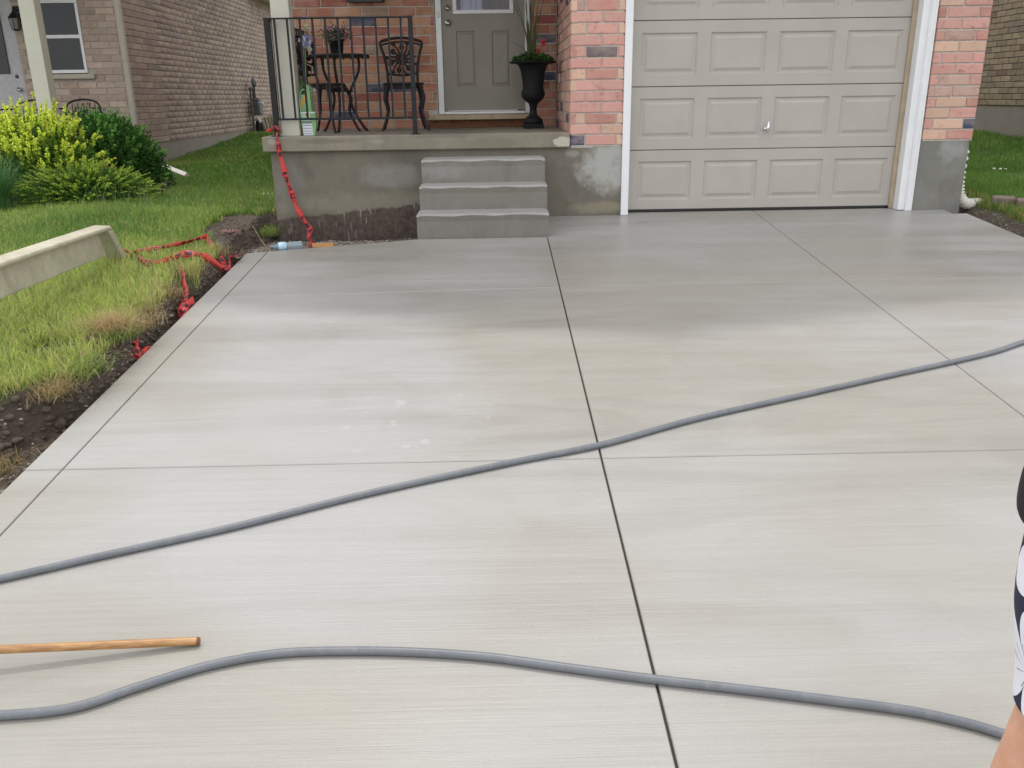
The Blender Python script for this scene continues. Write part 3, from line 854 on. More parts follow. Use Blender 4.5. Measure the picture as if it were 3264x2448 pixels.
# stone sill under the front door, threshold
MB().box(-1.855, -0.795, BW - 0.075, BW + 0.05, 0.782, 0.834, 0.006).obj('sill', M['stonesill'], H)
MB().box(-1.86, -0.80, BW - 0.004, BW + 0.05, 0.703, 0.780).obj('sill_base', M['rust'], H)
# front door
mb = MB(); mb.box(-1.752, -1.694, BW - 0.01, BW + 0.05, 0.838, 2.95, 0.003); mb.box(-0.853, -0.797, BW - 0.01, BW + 0.05, 0.838, 2.95, 0.003); mb.box(-1.752, -0.797, BW - 0.01, BW + 0.05, 2.955, 3.02)
mb.box(-1.692, -0.855, BW - 0.03, BW + 0.05, 0.838, 0.862, 0.003); mb.box(-1.66, -0.93, BW - 0.036, BW + 0.05, 0.865, 0.874, 0.002)
mb.obj('door_frame', M['white'], H)
dx0, dx1, dy = -1.692, -0.855, BW + 0.018
holes = [(-1.552, -1.352, 1.108, 1.640), (-1.190, -1.000, 1.108, 1.640)]
mb = MB()
def faceplate(mb, x0, x1, z0, z1, y, holes, th=0.03):
    xs = sorted({x0, x1, *[h[0] for h in holes], *[h[1] for h in holes]}); zs = sorted({z0, z1, *[h[2] for h in holes], *[h[3] for h in holes]})
    for i in range(len(xs) - 1):
        for j in range(len(zs) - 1):
            cx_, cz_ = (xs[i] + xs[i + 1]) / 2, (zs[j] + zs[j + 1]) / 2
            if any(h[0] < cx_ < h[1] and h[2] < cz_ < h[3] for h in holes): continue
            mb.add([(xs[i], y, zs[j]), (xs[i + 1], y, zs[j]), (xs[i + 1], y, zs[j + 1]), (xs[i], y, zs[j + 1])], [(0, 1, 2, 3)])
def embossed(mb, x0, x1, z0, z1, y, steps):
    """nested rectangular rings; steps = (inset, depth) list from the hole edge to the centre field"""
    rings = [(0, 0)] + steps
    vs = []
    for ins, d in rings:
        vs += [(x0 + ins, y + d, z0 + ins), (x1 - ins, y + d, z0 + ins), (x1 - ins, y + d, z1 - ins), (x0 + ins, y + d, z1 - ins)]
    fs = []
    for r in range(len(rings) - 1):
        for k in range(4):
            k2 = (k + 1) % 4; fs.append((r * 4 + k, r * 4 + k2, (r + 1) * 4 + k2, (r + 1) * 4 + k))
    e = (len(rings) - 1) * 4; fs.append((e, e + 1, e + 2, e + 3))
    mb.add(vs, fs)
faceplate(mb, dx0, dx1, 0.876, 2.9, dy, holes + [(-1.535, -1.008, 1.832, 2.75)])
mb.box(dx0, dx1, dy + 0.012, dy + 0.04, 0.876, 1.832)
FD = mb.obj('front_door', M['door'], H)
for h in holes:
    mb = MB(); embossed(mb, *h, dy, [(0.010, 0.007), (0.018, 0.007), (0.034, 0.001)]); mb.obj('door_panel', M['door'], FD)
mb = MB()
for (a, b_, c, d) in ((-1.576, -0.966, 1.797, 1.834), (-1.576, -1.537, 1.8345, 2.75), (-1.006, -0.966, 1.8345, 2.75)): mb.box(a, b_, dy - 0.016, dy + 0.01, c, d, 0.004)
mb.obj('window_frame', M['white'], FD)
mb = MB(); mb.add([(-1.536, dy + 0.004, 1.834), (-1.007, dy + 0.004, 1.834), (-1.007, dy + 0.004, 2.75), (-1.536, dy + 0.004, 2.75)], [(0, 1, 2, 3)])
t = NT('door light glass'); px = t.sep(t.pos())[0]
band = t.math('MULTIPLY', t.rng(px, -1.50, -1.49), t.rng(px, -1.27, -1.285))
cc = t.mix(band, (0.10, 0.085, 0.10), (0.33, 0.34, 0.47)); cc = t.mix(t.math('MULTIPLY', t.rng(t.noise(t.pos((30, 1, 2)), 1, 2), 0.5, 0.6), 0.3), cc, (0.06, 0.05, 0.06))
t.color(cc); t.rough(0.1); mb.obj('pane', t.m, FD)
mb = MB(); mb.lathe((-1.627, dy, 1.855), [(0.030, 0.0), (0.030, 0.008), (0.022, 0.014), (0.020, 0.022), (0.0, 0.024)], 18, 'Y'); mb.obj('deadbolt', M['nickel'], FD)
mb = MB(); mb.lathe((-1.627, dy, 1.717), [(0.034, 0.0), (0.032, 0.008), (0.014, 0.012), (0.012, 0.03), (0.026, 0.04), (0.030, 0.052), (0.024, 0.064), (0.0, 0.068)], 20, 'Y'); mb.obj('handle', M['nickel'], FD)
mb = MB().box(-1.738, -1.712, BW - 0.022, BW - 0.01, 1.765, 1.825, 0.004); mb.obj('doorbell', M['plasticwhite'], H)
mb = MB().box(-0.535, -0.522, 1.20, 1.30, 1.13, 1.21, 0.003); mb.obj('outlet_box', M['plasticwhite'], H)
# garage door: four sections, each with four embossed panels
GY = 0.12; GW = 2.437
cols = [(0.097, 0.577), (0.690, 1.172), (1.283, 1.765), (1.870, 2.350)]
for r in range(4):
    z0_ = 0.533 * r + (0.012 if r == 0 else 0.0025); z1_ = 0.533 * (r + 1) - 0.0025
    hs = [(a, b_, 0.533 * r + 0.098, 0.533 * r + 0.435) for a, b_ in cols]
    mb = MB(); faceplate(mb, -0.02, GW, z0_ + 0.004, z1_ - 0.004, GY, hs)
    mb.add([(-0.02, GY + 0.004, z0_), (GW, GY + 0.004, z0_), (GW, GY, z0_ + 0.004), (-0.02, GY, z0_ + 0.004)], [(0, 1, 2, 3)])
    mb.add([(-0.02, GY, z1_ - 0.004), (GW, GY, z1_ - 0.004), (GW, GY + 0.004, z1_), (-0.02, GY + 0.004, z1_)], [(0, 1, 2, 3)])
    mb.box(-0.02, GW, GY + 0.014, GY + 0.05, z0_, z1_)
    sec = mb.obj('garage_door_section', M['garage'], H)
    for h in hs:
        mb = MB(); embossed(mb, *h, GY, [(0.011, 0.012), (0.026, 0.012), (0.050, 0.003)]); mb.obj('raised_panel', M['garage'], sec)
    if r == 1:
        mb = MB(); mb.lathe((1.226, GY, 0.708), [(0.026, 0), (0.024, 0.006), (0.012, 0.012), (0.010, 0.035), (0.014, 0.04)], 16, 'Y')
        mb.tube([(1.232, GY - 0.045, 0.762), (1.229, GY - 0.05, 0.735), (1.226, GY - 0.048, 0.708), (1.228, GY - 0.05, 0.685), (1.231, GY - 0.042, 0.662)], [0.007, 0.011, 0.015, 0.011, 0.007], 8)
        mb.tube([(1.195, GY - 0.04, 0.700), (1.215, GY - 0.042, 0.706)], [0.009, 0.012], 8)
        mb.obj('handle', M['chrome'], sec)
MB().box(-0.02, GW, GY + 0.01, GY + 0.06, -0.03, 0.012).obj('door_seal', M['blackplastic'], H)
mb = MB()
mb.box(-0.066, 0.0, -0.012, 0.10, dz(0) + 0.0, 2.2, 0.004)
mb.obj('trim', M['white'], H)
mb = MB()
mb.box(2.438, 2.502, 0.004, 0.115, dz(0) + 0.004, 2.2, 0.003); mb.box(2.496, 2.556, -0.022, 0.06, dz(0) - 0.004, 2.2, 0.006)
mb.box(2.503, 2.512, -0.028, -0.020, dz(0), 2.2); mb.box(2.536, 2.546, -0.028, -0.020, dz(0), 2.2)
mb.obj('trim', M['white'], H)
MB().box(-0.066, 2.556, -0.02, 0.11, 2.15, 2.29, 0.004).obj('trim', M['white'], H)
mb = MB(); mb.box(2.398, 2.436, 0.098, 0.117, dz(0) + 0.01, 2.15, 0.003); mb.obj('weather_strip', M['jambliner'], H)
# porch post
mb = MB(); mb.box(-3.035, -2.882, 0.085, 0.235, zP, 2.46, 0.004); mb.obj('post', M['pillar'], H)

# mailbox
mb = MB(); mb.box(-2.62, -2.245, BW - 0.12, BW - 0.004, 1.91, 2.15, 0.01); mb.box(-2.60, -2.26, BW - 0.13, BW - 0.121, 1.905, 1.93, 0.003)
prop(mb.obj('mailbox', M['blackplastic']), 'black mailbox hung on the porch brick above the table', 'mailbox')

# ---------------------------------------------------------------- railing
ry = 0.035
RL = empty('porch_railing', (-2.4, ry, zP), 'black iron railing of thin bars along the left and front of the porch', 'railing')
def post(x, y):
    mb = MB(); mb.box(x - 0.019, x + 0.019, y - 0.019, y + 0.019, zP, 1.653, 0.002); mb.lathe((x, y, zP), [(0.047, 0), (0.045, 0.007), (0.02, 0.010), (0.016, 0.014)], 16)
    mb.obj('post', M['iron'], RL)
post(-3.068, ry); post(-1.868, ry)
mb = MB(); mb.box(-3.09, -1.846, ry - 0.018, ry + 0.018, 1.640, 1.652, 0.002); mb.obj('handrail', M['iron'], RL)
mb = MB(); mb.box(-3.055, -1.883, ry - 0.01, ry + 0.01, 0.835, 0.852, 0.002); mb.obj('bottom_rail', M['iron'], RL)
for k in range(11):
    x = -3.0 + 0.1052 * k
    mb = MB(); mb.box(x - 0.0078, x + 0.0078, ry - 0.0078, ry + 0.0078, 0.852, 1.640); mb.obj('bar', M['iron'], RL)
mb = MB(); mb.box(-3.083, -3.053, ry + 0.02, BW - 0.01, 1.640, 1.652, 0.002); mb.obj('handrail', M['iron'], RL)
mb = MB(); mb.box(-3.075, -3.061, ry + 0.02, BW - 0.01, 0.838, 0.852, 0.002); mb.obj('bottom_rail', M['iron'], RL)
for k in range(14):
    y = ry + 0.1 + 0.105 * k
    mb = MB(); mb.box(-3.076, -3.060, y - 0.008, y + 0.008, 0.852, 1.640); mb.obj('bar', M['iron'], RL)

# ---------------------------------------------------------------- bistro set
def bistro_chair(loc, rz, label):
    """cast iron garden chair, front faces local -y"""
    R4 = Matrix.Translation(loc) @ Matrix.Rotation(rz, 4, 'Z')
    T = lambda P: [tuple(R4 @ Vector(p)) for p in P]
    root = empty('bistro_chair', loc, label, 'chair', 'black bistro chairs on the porch')
    sh = 0.43
    mb = MB(); mb.tube(T([(0.19 * math.cos(a), 0.19 * math.sin(a), sh) for a in np.linspace(0, 2 * PI, 25)]), 0.013, 6)
    for k in range(7):
        a = -0.165 + 0.055 * k; w = math.sqrt(max(0, 0.185 ** 2 - a * a)); mb.tube(T([(-w, a, sh), (w, a, sh)]), 0.009, 5)
        mb.tube(T([(a, -w, sh + .004), (a, w, sh + .004)]), 0.007, 5)
    mb.tube(T([(0.187 * math.cos(a), 0.187 * math.sin(a), sh - 0.03) for a in np.linspace(0, 2 * PI, 25)]), 0.010, 6)
    mb.obj('seat', M['castiron'], root)
    for sx in (-1, 1):
        mb = MB(); mb.tube(T(spline([(sx * 0.15, -0.12, sh), (sx * 0.185, -0.17, sh - 0.12), (sx * 0.165, -0.16, 0.18), (sx * 0.215, -0.215, 0.02), (sx * 0.225, -0.235, 0.008)], 4)), [0.017] * 8 + [0.012] * 9, 7); mb.obj('leg', M['castiron'], root)
        mb = MB(); mb.tube(T(spline([(sx * 0.145, 0.13, sh), (sx * 0.17, 0.17, sh - 0.14), (sx * 0.155, 0.165, 0.18), (sx * 0.20, 0.235, 0.02), (sx * 0.21, 0.255, 0.008)], 4)), [0.016] * 8 + [0.012] * 9, 7); mb.obj('leg', M['castiron'], root)
    B = lambda x, z: (x, 0.165 + 0.10 * (z - sh) / 0.43 - 0.5 * x * x, z)
    mb = MB()
    outl = [B(-0.145, sh), B(-0.15, sh + 0.14), B(-0.175, sh + 0.28), B(-0.205, sh + 0.385), B(-0.15, sh + 0.415), B(-0.07, sh + 0.432), B(0, sh + 0.437), B(0.07, sh + 0.432), B(0.15, sh + 0.415), B(0.205, sh + 0.385), B(0.175, sh + 0.28), B(0.15, sh + 0.14), B(0.145, sh)]
    mb.tube(T(spline(outl, 3)), 0.014, 7); mb.tube(T([B(x, sh + 0.40 - 0.9 * x * x) for x in np.linspace(-0.19, 0.19, 9)]), 0.009, 6)
    mb.tube(T([B(-0.15, sh + 0.10), B(0, sh + 0.085), B(0.15, sh + 0.10)]), 0.010, 6)
    mb.obj('back_frame', M['castiron'], root)
    mb = MB(); c0 = (0.0, sh + 0.24)
    for k in range(13):
        a = 2 * PI * k / 13 + 0.3
        pts = [B(c0[0] + 0.01 * math.cos(a), c0[1] + 0.01 * math.sin(a))]
        for q in (0.35, 0.7, 1.0):
            rr_ = 0.155 * q; aa = a + 0.35 * q
            xx = c0[0] + rr_ * math.cos(aa) * 0.95; zz = min(sh + 0.40, max(sh + 0.09, c0[1] + rr_ * math.sin(aa)))
            pts.append(B(xx, zz))
        mb.tube(T(pts), [0.007, 0.010, 0.008, 0.007], 5)
        if k % 2 == 0: mb.ball(tuple(R4 @ Vector(pts[2])), 0.026, 6, (1, 0.35, 1.1))
        else: mb.ball(tuple(R4 @ Vector(pts[3])), 0.020, 6, (1.2, 0.4, 0.8))
    mb.tube(T([B(0.055 * math.cos(a), c0[1] + 0.055 * math.sin(a)) for a in np.linspace(0, 2 * PI, 13)]), 0.006, 5)
    mb.obj('lattice', M['castiron'], root)
    return root
bistro_chair((-2.06, 1.12, zP), 0.12, 'black cast iron chair with openwork back, nearer the front door')
bistro_chair((-2.79, 0.90, zP), PI / 2 - 0.38, 'black cast iron chair turned sideways behind the cream post')
TB = empty('bistro_table', (-2.64, 0.92, zP), 'round black iron table between the two porch chairs', 'table')
mb = MB(); mb.lathe((-2.64, 0.92, 1.375), [(0.278, 0), (0.29, 0.006), (0.29, 0.018), (0.275, 0.024), (0.02, 0.02)], 40)
for k in range(24):
    a = 2 * PI * k / 24; mb.ball((-2.64 + 0.284 * math.cos(a), 0.92 + 0.284 * math.sin(a), 1.374), 0.010, 5)
mb.obj('table_top', M['castiron'], TB)
for k in range(3):
    a = 2 * PI * k / 3 + 0.5; c, s_ = math.cos(a), math.sin(a)
    P = [(-2.64 + c * r, 0.92 + s_ * r, z) for r, z in ((0.20, 1.37), (0.19, 1.25), (0.10, 1.08), (0.09, 0.98), (0.15, 0.84), (0.22, 0.73), (0.25, 0.712))]
    mb = MB(); mb.tube(spline(P, 4), [0.013] * 25, 7); mb.obj('leg', M['castiron'], TB)
mb = MB(); mb.tube([(-2.64 + 0.095 * math.cos(a), 0.92 + 0.095 * math.sin(a), 1.075) for a in np.linspace(0, 2 * PI, 17)], 0.009, 6)
mb.tube([(-2.755, 0.92, 1.09), (-2.525, 0.92, 1.075)], 0.009, 6); mb.obj('brace', M['castiron'], TB)
mb = MB()

# ---------------------------------------------------------------- plants
def leafcloud(P, D, size, cols, aspect=0.5, fold=0.25, rng=RNG):
    """leaf quads (diamond) at P with direction D. sizes array. returns V,F,C"""
    n = len(P)
    D = D / np.maximum(1e-6, np.linalg.norm(D, axis=1))[:, None]
    rv = rng.normal(size=(n, 3)); S_ = np.cross(D, rv); S_ /= np.maximum(1e-6, np.linalg.norm(S_, axis=1))[:, None]
    L = size[:, None]
    a = P; b = P + D * L * 0.5 + S_ * L * aspect * 0.5; c = P + D * L; d = P + D * L * 0.5 - S_ * L * aspect * 0.5
    up = np.cross(D, S_); b = b + up * L * fold * 0.4; d = d + up * L * fold * 0.4
    V = np.stack([a, b, c, d], 1).reshape(-1, 3)
    F = np.arange(n * 4).reshape(-1, 4)
    C_ = np.repeat(cols, 4, axis=0)
    return V, F, C_
def jit(base, n, amt=0.25, rng=RNG):
    base = np.array(base); k = 1 + rng.uniform(-amt, amt, (n, 1)); q = 1 + rng.uniform(-0.08, 0.08, (n, 3))
    return np.clip(base * k * q, 0, 1)
def grass_blades(P, h, w, cols, lean=0.5, rng=RNG):
    n = len(P)
    a = rng.uniform(0, 2 * PI, n); dirv = np.stack([np.cos(a), np.sin(a), np.zeros(n)], 1); side = np.stack([-np.sin(a), np.cos(a), np.zeros(n)], 1)
    b = rng.uniform(0, 2 * PI, n); side = np.stack([np.cos(b), np.sin(b), np.zeros(n)], 1)
    ln = (rng.uniform(0.1, 1.0, n) * lean)[:, None]
    h = h[:, None]; w = w[:, None]; up = np.array([0, 0, 1.0])
    m1 = P + up * h * 0.55 + dirv * h * ln * 0.35
    m2 = P + up * h * (1 - 0.35 * ln) + dirv * h * ln
    V = np.stack([P - side * w * .5, P + side * w * .5, m1 + side * w * .45, m1 - side * w * .45, m2], 1).reshape(-1, 3)
    k = np.arange(n)[:, None] * 5
    F1 = k + np.array([[0, 1, 2]]); F2 = k + np.array([[0, 2, 3]]); F3 = k + np.array([[3, 2, 4]])
    F = np.concatenate([F1, F2, F3])
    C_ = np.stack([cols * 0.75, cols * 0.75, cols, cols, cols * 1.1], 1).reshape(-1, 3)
    return V, F, C_
def merge(parts):
    V, F, C_ = [], [], []; k = 0
    for v, f, c in parts: V.append(v); F.append(f + k); C_.append(c); k += len(v)
    return np.concatenate(V), np.concatenate(F), np.concatenate(C_)

def shoot(base, d, L, n, droop, rng):
    """points along an arching shoot"""
    P = [np.array(base, float)]; d = np.array(d, float)
    for i in range(n):
        d = d / np.linalg.norm(d); P.append(P[-1] + d * L / n); d = d + np.array([rng.normal() * .05, rng.normal() * .05, -droop])
    return np.array(P)

def shrub(name, label, loc, radii, nshoot, per, leaf, shoot_len, inner, outer, up=0.6, droop=0.03, aspect=0.6, cat='shrub', seed=1, nfill=5000, fillcol=None, flat=0.0, topbias=0.0):
    rng = np.random.default_rng(seed)
    root = empty(name, loc, label, cat)
    loc = np.array(loc); parts = []; mb = MB()
    # filling leaves inside an uneven mound
    th = rng.uniform(0, 2 * PI, nfill); cz_ = rng.uniform(0.0, 1, nfill); rr_ = rng.uniform(0.35, 0.93, nfill) ** 0.5
    sx = np.sqrt(1 - cz_ ** 2)
    lump = 0.82 + 0.3 * (fbm(th * 1.6 + 3, cz_ * 3 + seed, seed, 3))
    P = np.stack([np.cos(th) * sx * radii[0], np.sin(th) * sx * radii[1], cz_ * radii[2]], 1) * (rr_ * lump)[:, None] + loc
    D = (P - loc) + rng.normal(size=P.shape) * 0.4
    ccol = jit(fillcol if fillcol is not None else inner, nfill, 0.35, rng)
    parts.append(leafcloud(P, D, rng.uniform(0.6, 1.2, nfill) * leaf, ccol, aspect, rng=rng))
    for i in range(nshoot):
        a = rng.uniform(0, 2 * PI); c = rng.uniform(0.05, 1) ** (0.8 - topbias * 0.4)
        s_ = math.sqrt(max(0, 1 - c * c))
        n0 = np.array([math.cos(a) * s_ * radii[0], math.sin(a) * s_ * radii[1], c * radii[2]])
        base = loc + n0 * rng.uniform(0.55, 0.8)
        d = n0 / np.linalg.norm(n0); d = d * (1 - up) + np.array([0, 0, 1]) * up * (1 - flat) + rng.normal(size=3) * 0.12
        L = shoot_len * rng.uniform(0.5, 1.25)
        pts = shoot(base, d, L, 6, droop, rng)
        mb.tube([tuple(q) for q in pts[::2]], [0.004, 0.003, 0.002, 0.0015][:len(pts[::2])], 3, caps=False)
        tt = rng.uniform(0, 1, per) * 6; i0 = np.clip(tt.astype(int), 0, 5); f = (tt - i0)[:, None]
        Pp = pts[i0] * (1 - f) + pts[i0 + 1] * f
        dd = pts[i0 + 1] - pts[i0]; dd /= np.linalg.norm(dd, axis=1)[:, None]
        Dl = dd * 0.6 + rng.normal(size=Pp.shape) * (0.55 if not flat else 0.4)
        if flat: Dl[:, 2] *= 0.4
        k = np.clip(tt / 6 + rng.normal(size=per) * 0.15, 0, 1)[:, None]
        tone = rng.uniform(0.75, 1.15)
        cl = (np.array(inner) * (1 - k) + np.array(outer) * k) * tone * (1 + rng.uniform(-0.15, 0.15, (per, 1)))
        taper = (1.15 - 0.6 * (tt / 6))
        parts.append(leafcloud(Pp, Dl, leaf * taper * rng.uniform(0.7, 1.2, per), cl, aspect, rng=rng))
    # main stems
    for i in range(9):
        a = 2 * PI * i / 9 + rng.uniform(-.3, .3)
        e = loc + np.array([math.cos(a) * radii[0] * .6, math.sin(a) * radii[1] * .6, radii[2] * rng.uniform(.4, .8)])
        mb.tube([tuple(loc + np.array([0.05 * math.cos(a), 0.05 * math.sin(a), -0.04])), tuple((loc + e) / 2 + np.array([0, 0, .05])), tuple(e)], [0.014, 0.009, 0.005], 5, caps=False)
    V, F, C_ = merge(parts)
    put('foliage', fastmesh('foliage', V, F, M['leaf'], C_), None, root)
    mb.obj('stem', M['bark'], root)
    return root

# urn with plants
U = empty('urn', (-0.795, 1.1, zP), 'tall black footed urn by the front door', 'urn')
mb = MB(); mb.box(-0.893, -0.697, 1.002, 1.198, zP, zP + 0.045, 0.004)
vs = []
mb.lathe((-0.795, 1.1, 0), [(0.098, 0.747), (0.092, 0.785), (0.062, 0.812), (0.040, 0.826), (0.036, 0.86), (0.034, 0.905), (0.044, 0.915), (0.040, 0.93), (0.060, 0.945), (0.098, 0.975), (0.114, 1.01), (0.116, 1.035), (0.108, 1.06), (0.098, 1.075), (0.102, 1.082), (0.100, 1.09), (0.106, 1.16), (0.118, 1.23), (0.140, 1.285), (0.165, 1.302), (0.225, 1.306), (0.233, 1.312), (0.228, 1.322), (0.16, 1.327), (0.135, 1.318), (0.12, 1.29)], 36)
mb.obj('body', M['urn'], U)
rng = np.random.default_rng(5)
UP = empty('urn_plants', (-0.795, 1.1, 1.30), 'tall spiky grass with red flowers growing in the black urn', 'plant')
n = 900; a = rng.uniform(0, 2 * PI, n); r = np.sqrt(rng.uniform(0, 1, n)) * 0.18
P = np.stack([-0.795 + r * np.cos(a), 1.1 + r * np.sin(a), 1.315 + rng.uniform(0, 0.10, n) * (1 - r / 0.24)], 1)
D = np.stack([np.cos(a) * .7, np.sin(a) * .7, rng.uniform(-0.2, 1, n)], 1) + rng.normal(size=(n, 3)) * .3
V, F, C_ = leafcloud(P, D, rng.uniform(0.02, 0.045, n), jit((0.06, 0.13, 0.035), n, .4, rng), 0.8, rng=rng)
put('foliage', fastmesh('foliage', V, F, M['leaf'], C_), None, UP)
parts = []
for i in range(26):
    a = rng.uniform(0, 2 * PI); l = rng.uniform(0.35, 0.75); lean = rng.uniform(0.02, 0.45) if i > 8 else rng.uniform(0, 0.12)
    p0 = np.array([-0.81 + rng.normal() * .02, 1.1 + rng.normal() * .02, 1.31]); pts = [p0 + np.array([math.cos(a) * lean * l * q * q, math.sin(a) * lean * l * q * q * 0.6, l * q * (1 - 0.15 * lean)]) for q in np.linspace(0, 1, 6)]
    w = 0.006
    V = []; 
    for q, pp in enumerate(pts):
        ww = w * (1 - (q / 5) ** 2 * 0.9); V += [pp - np.array([ww, 0, 0]), pp + np.array([ww, 0, 0])]
    F = np.array([[2 * q, 2 * q + 1, 2 * q + 3, 2 * q + 2] for q in range(5)]); parts.append((np.array(V), F, jit((0.10, 0.12, 0.05), 12, .2, rng)))
# one long bent blade to the left over the door
pts = [np.array(p) for p in ((-0.83, 1.05, 1.33), (-0.88, 1.02, 1.43), (-0.98, 1.0, 1.49), (-1.06, 0.98, 1.46), (-1.11, 0.97, 1.38), (-1.125, 0.97, 1.30))]
V = []
for q, pp in enumerate(pts): ww = .003 * (1 - q / 7); V += [pp - np.array([ww, 0, 0]), pp + np.array([ww, 0, .002])]
parts.append((np.array(V), np.array([[2 * q, 2 * q + 1, 2 * q + 3, 2 * q + 2] for q in range(5)]), jit((0.07, 0.09, 0.03), 12, .2, rng)))
V, F, C_ = merge(parts); put('blades', fastmesh('blades', V, F, M['leaf'], C_), None, UP)
for (fx, fz, k) in ((-0.735, 1.415, 9), (-0.69, 1.485, 16), (-0.70, 1.475, 9)):
    P = np.array([[fx, 1.0, fz]]) + rng.normal(size=(k, 3)) * 0.011
    V, F, C_ = leafcloud(P, rng.normal(size=(k, 3)), np.full(k, 0.022), jit((0.65, 0.02, 0.03), k, .2, rng), 0.9, rng=rng)
    put('flower', fastmesh('flower', V, F, M['petal'], C_), None, UP)

# pot on the table
PT = empty('flower_pot', (-2.645, 0.9, 1.399), 'small black tapered pot of purple flowers on the round table', 'planter')
mb = MB(); mb.lathe((-2.645, 0.9, 1.399), [(0.052, 0), (0.056, 0.01), (0.070, 0.115), (0.078, 0.118), (0.078, 0.135), (0.068, 0.135), (0.06, 0.12)], 24); mb.obj('pot', M['blackplastic'], PT)
n = 700; P = rng.normal(size=(n, 3)) * np.array([0.06, 0.055, 0.03]) + np.array([-2.645, 0.9, 1.57])
V, F, C_ = leafcloud(P, rng.normal(size=(n, 3)) + [0, 0, .5], rng.uniform(.012, .03, n), jit((0.07, 0.095, 0.05), n, .4, rng), .6, rng=rng)
put('foliage', fastmesh('foliage', V, F, M['leaf'], C_), None, PT)
n = 90; a = rng.uniform(0, 2 * PI, n); P = np.stack([-2.645 + np.cos(a) * rng.uniform(.05, .13, n), .88 + np.sin(a) * .08, 1.60 + rng.uniform(-.04, .05, n)], 1)
V, F, C_ = leafcloud(P, rng.normal(size=(n, 3)), rng.uniform(.012, .02, n), jit((0.30, 0.12, 0.34), n, .3, rng), .9, rng=rng)
put('flower', fastmesh('flower', V, F, M['petal'], C_), None, PT)

# packaged plant in front of the post
BG = empty('plant_package', (-2.80, 0.14, zP), 'green printed plant package standing beside the cream post', 'package')
bx0, bx1, by = -2.872, -2.742, 0.13
mb = MB()
# tapered pouch: wide label base, narrowing handle loop on top
def slabpoly(mb, pts, y0, y1):
    n = len(pts); mb.add([(x, y0, z) for x, z in pts] + [(x, y1, z) for x, z in pts], [tuple(range(n)), tuple(range(n, 2 * n))[::-1]] + [(i, n + i, n + (i + 1) % n, (i + 1) % n) for i in range(n)])
slabpoly(mb, [(bx0 + .012, zP + .001), (bx1 - .018, zP + .001), (bx1 - .012, .74), (bx1, .80), (bx1, .90), (bx1 - .03, .905), (bx1 - .035, 1.10), (bx1 - .052, 1.13), (bx1 - .066, 1.10), (bx1 - .066, .905), (bx0, .905), (bx0, .80)], by, by + .06)
mb.obj('pouch', M['packgreen'], BG)
mb = MB(); slabpoly(mb, [(bx0 + .003, .822), (bx1 - .04, .822), (bx1 - .05, .902), (bx0 + .003, .902)], by - .002, by - .0008); mb.obj('label', M['packpale'], BG)
mb = MB(); slabpoly(mb, [(bx0 + .013, .705), (bx1 - .034, .705), (bx1 - .034, .805), (bx0 + .010, .805)], by - .002, by - .0008); slabpoly(mb, [(bx0 + .002, .888), (bx1 - .002, .888), (bx1 - .002, .899), (bx0 + .002, .899)], by - .0035, by - .0022); mb.obj('label', M['packwhite'], BG)
mb = MB()
for z in (.785, .762, .738, .716): slabpoly(mb, [(bx0 + .016, z), (bx1 - .04, z), (bx1 - .04, z + .0035), (bx0 + .016, z + .0035)], by - .0035, by - .0022)
mb.obj('print', M['ink'], BG)
mb = MB(); slabpoly(mb, [(bx0 + .010, .8065), (bx1 - .034, .8065), (bx1 - .034, .8215), (bx0 + .009, .8215)], by - .0045, by - .0036); mb.obj('print', M['ink'], BG)
mb = MB(); mb.lathe((bx0 + .056, by - .002, .878), [(.013, 0), (.013, .001)], 12, 'Y'); mb.obj('print', M['inkred'], BG)
mb = MB(); slabpoly(mb, [(bx0 + .006, .910), (bx0 + .056, .910), (bx0 + .062, .98), (bx0 + .045, 1.045), (bx0 + .022, 1.045), (bx0 + .005, .98)], by + .01, by + .02); mb.obj('picture', M['packgreen'], BG)
mb = MB(); slabpoly(mb, [(bx0 + .018, .955), (bx0 + .026, .93), (bx0 + .036, .975), (bx0 + .036, 1.01), (bx0 + .016, 1.01)], by + .006, by + .009); slabpoly(mb, [(bx0 + .040, .975), (bx0 + .056, .99), (bx0 + .05, 1.045), (bx0 + .038, 1.04)], by + .006, by + .009); mb.obj('picture', M['carrot'], BG)
mb = MB(); mb.tube(spline([(bx0 + .006, by + .004, .905), (bx0 + .002, by + .004, .98), (bx0 + .02, by + .004, 1.07), (bx0 + .055, by + .004, 1.085), (bx0 + .072, by + .004, 1.07)], 5), 0.004, 6); mb.obj('handle', M['packpale'], BG)
def text_obj(s, loc, size, mat, parent, name='lettering'):
    cu = bpy.data.curves.new(name, 'FONT'); cu.body = s; cu.size = size; cu.extrude = 0.0004; cu.align_x = 'CENTER'
    o = bpy.data.objects.new('tmp', cu); COL.objects.link(o)
    dg = bpy.context.evaluated_depsgraph_get(); me = bpy.data.meshes.new_from_object(o.evaluated_get(dg)); bpy.data.objects.remove(o)
    me.transform(Matrix.Translation(loc) @ Matrix.Rotation(PI / 2, 4, 'X')); me.materials.clear(); me.materials.append(mat); me.name = name
    return put(name, me, None, parent)
text_obj('BURPEE', (bx0 + .048, by - .003, .834), .030, M['ink'], BG)
text_obj('HOME GARDEN', (bx0 + .053, by - .0052, .8095), .0135, M['packwhite'], BG)
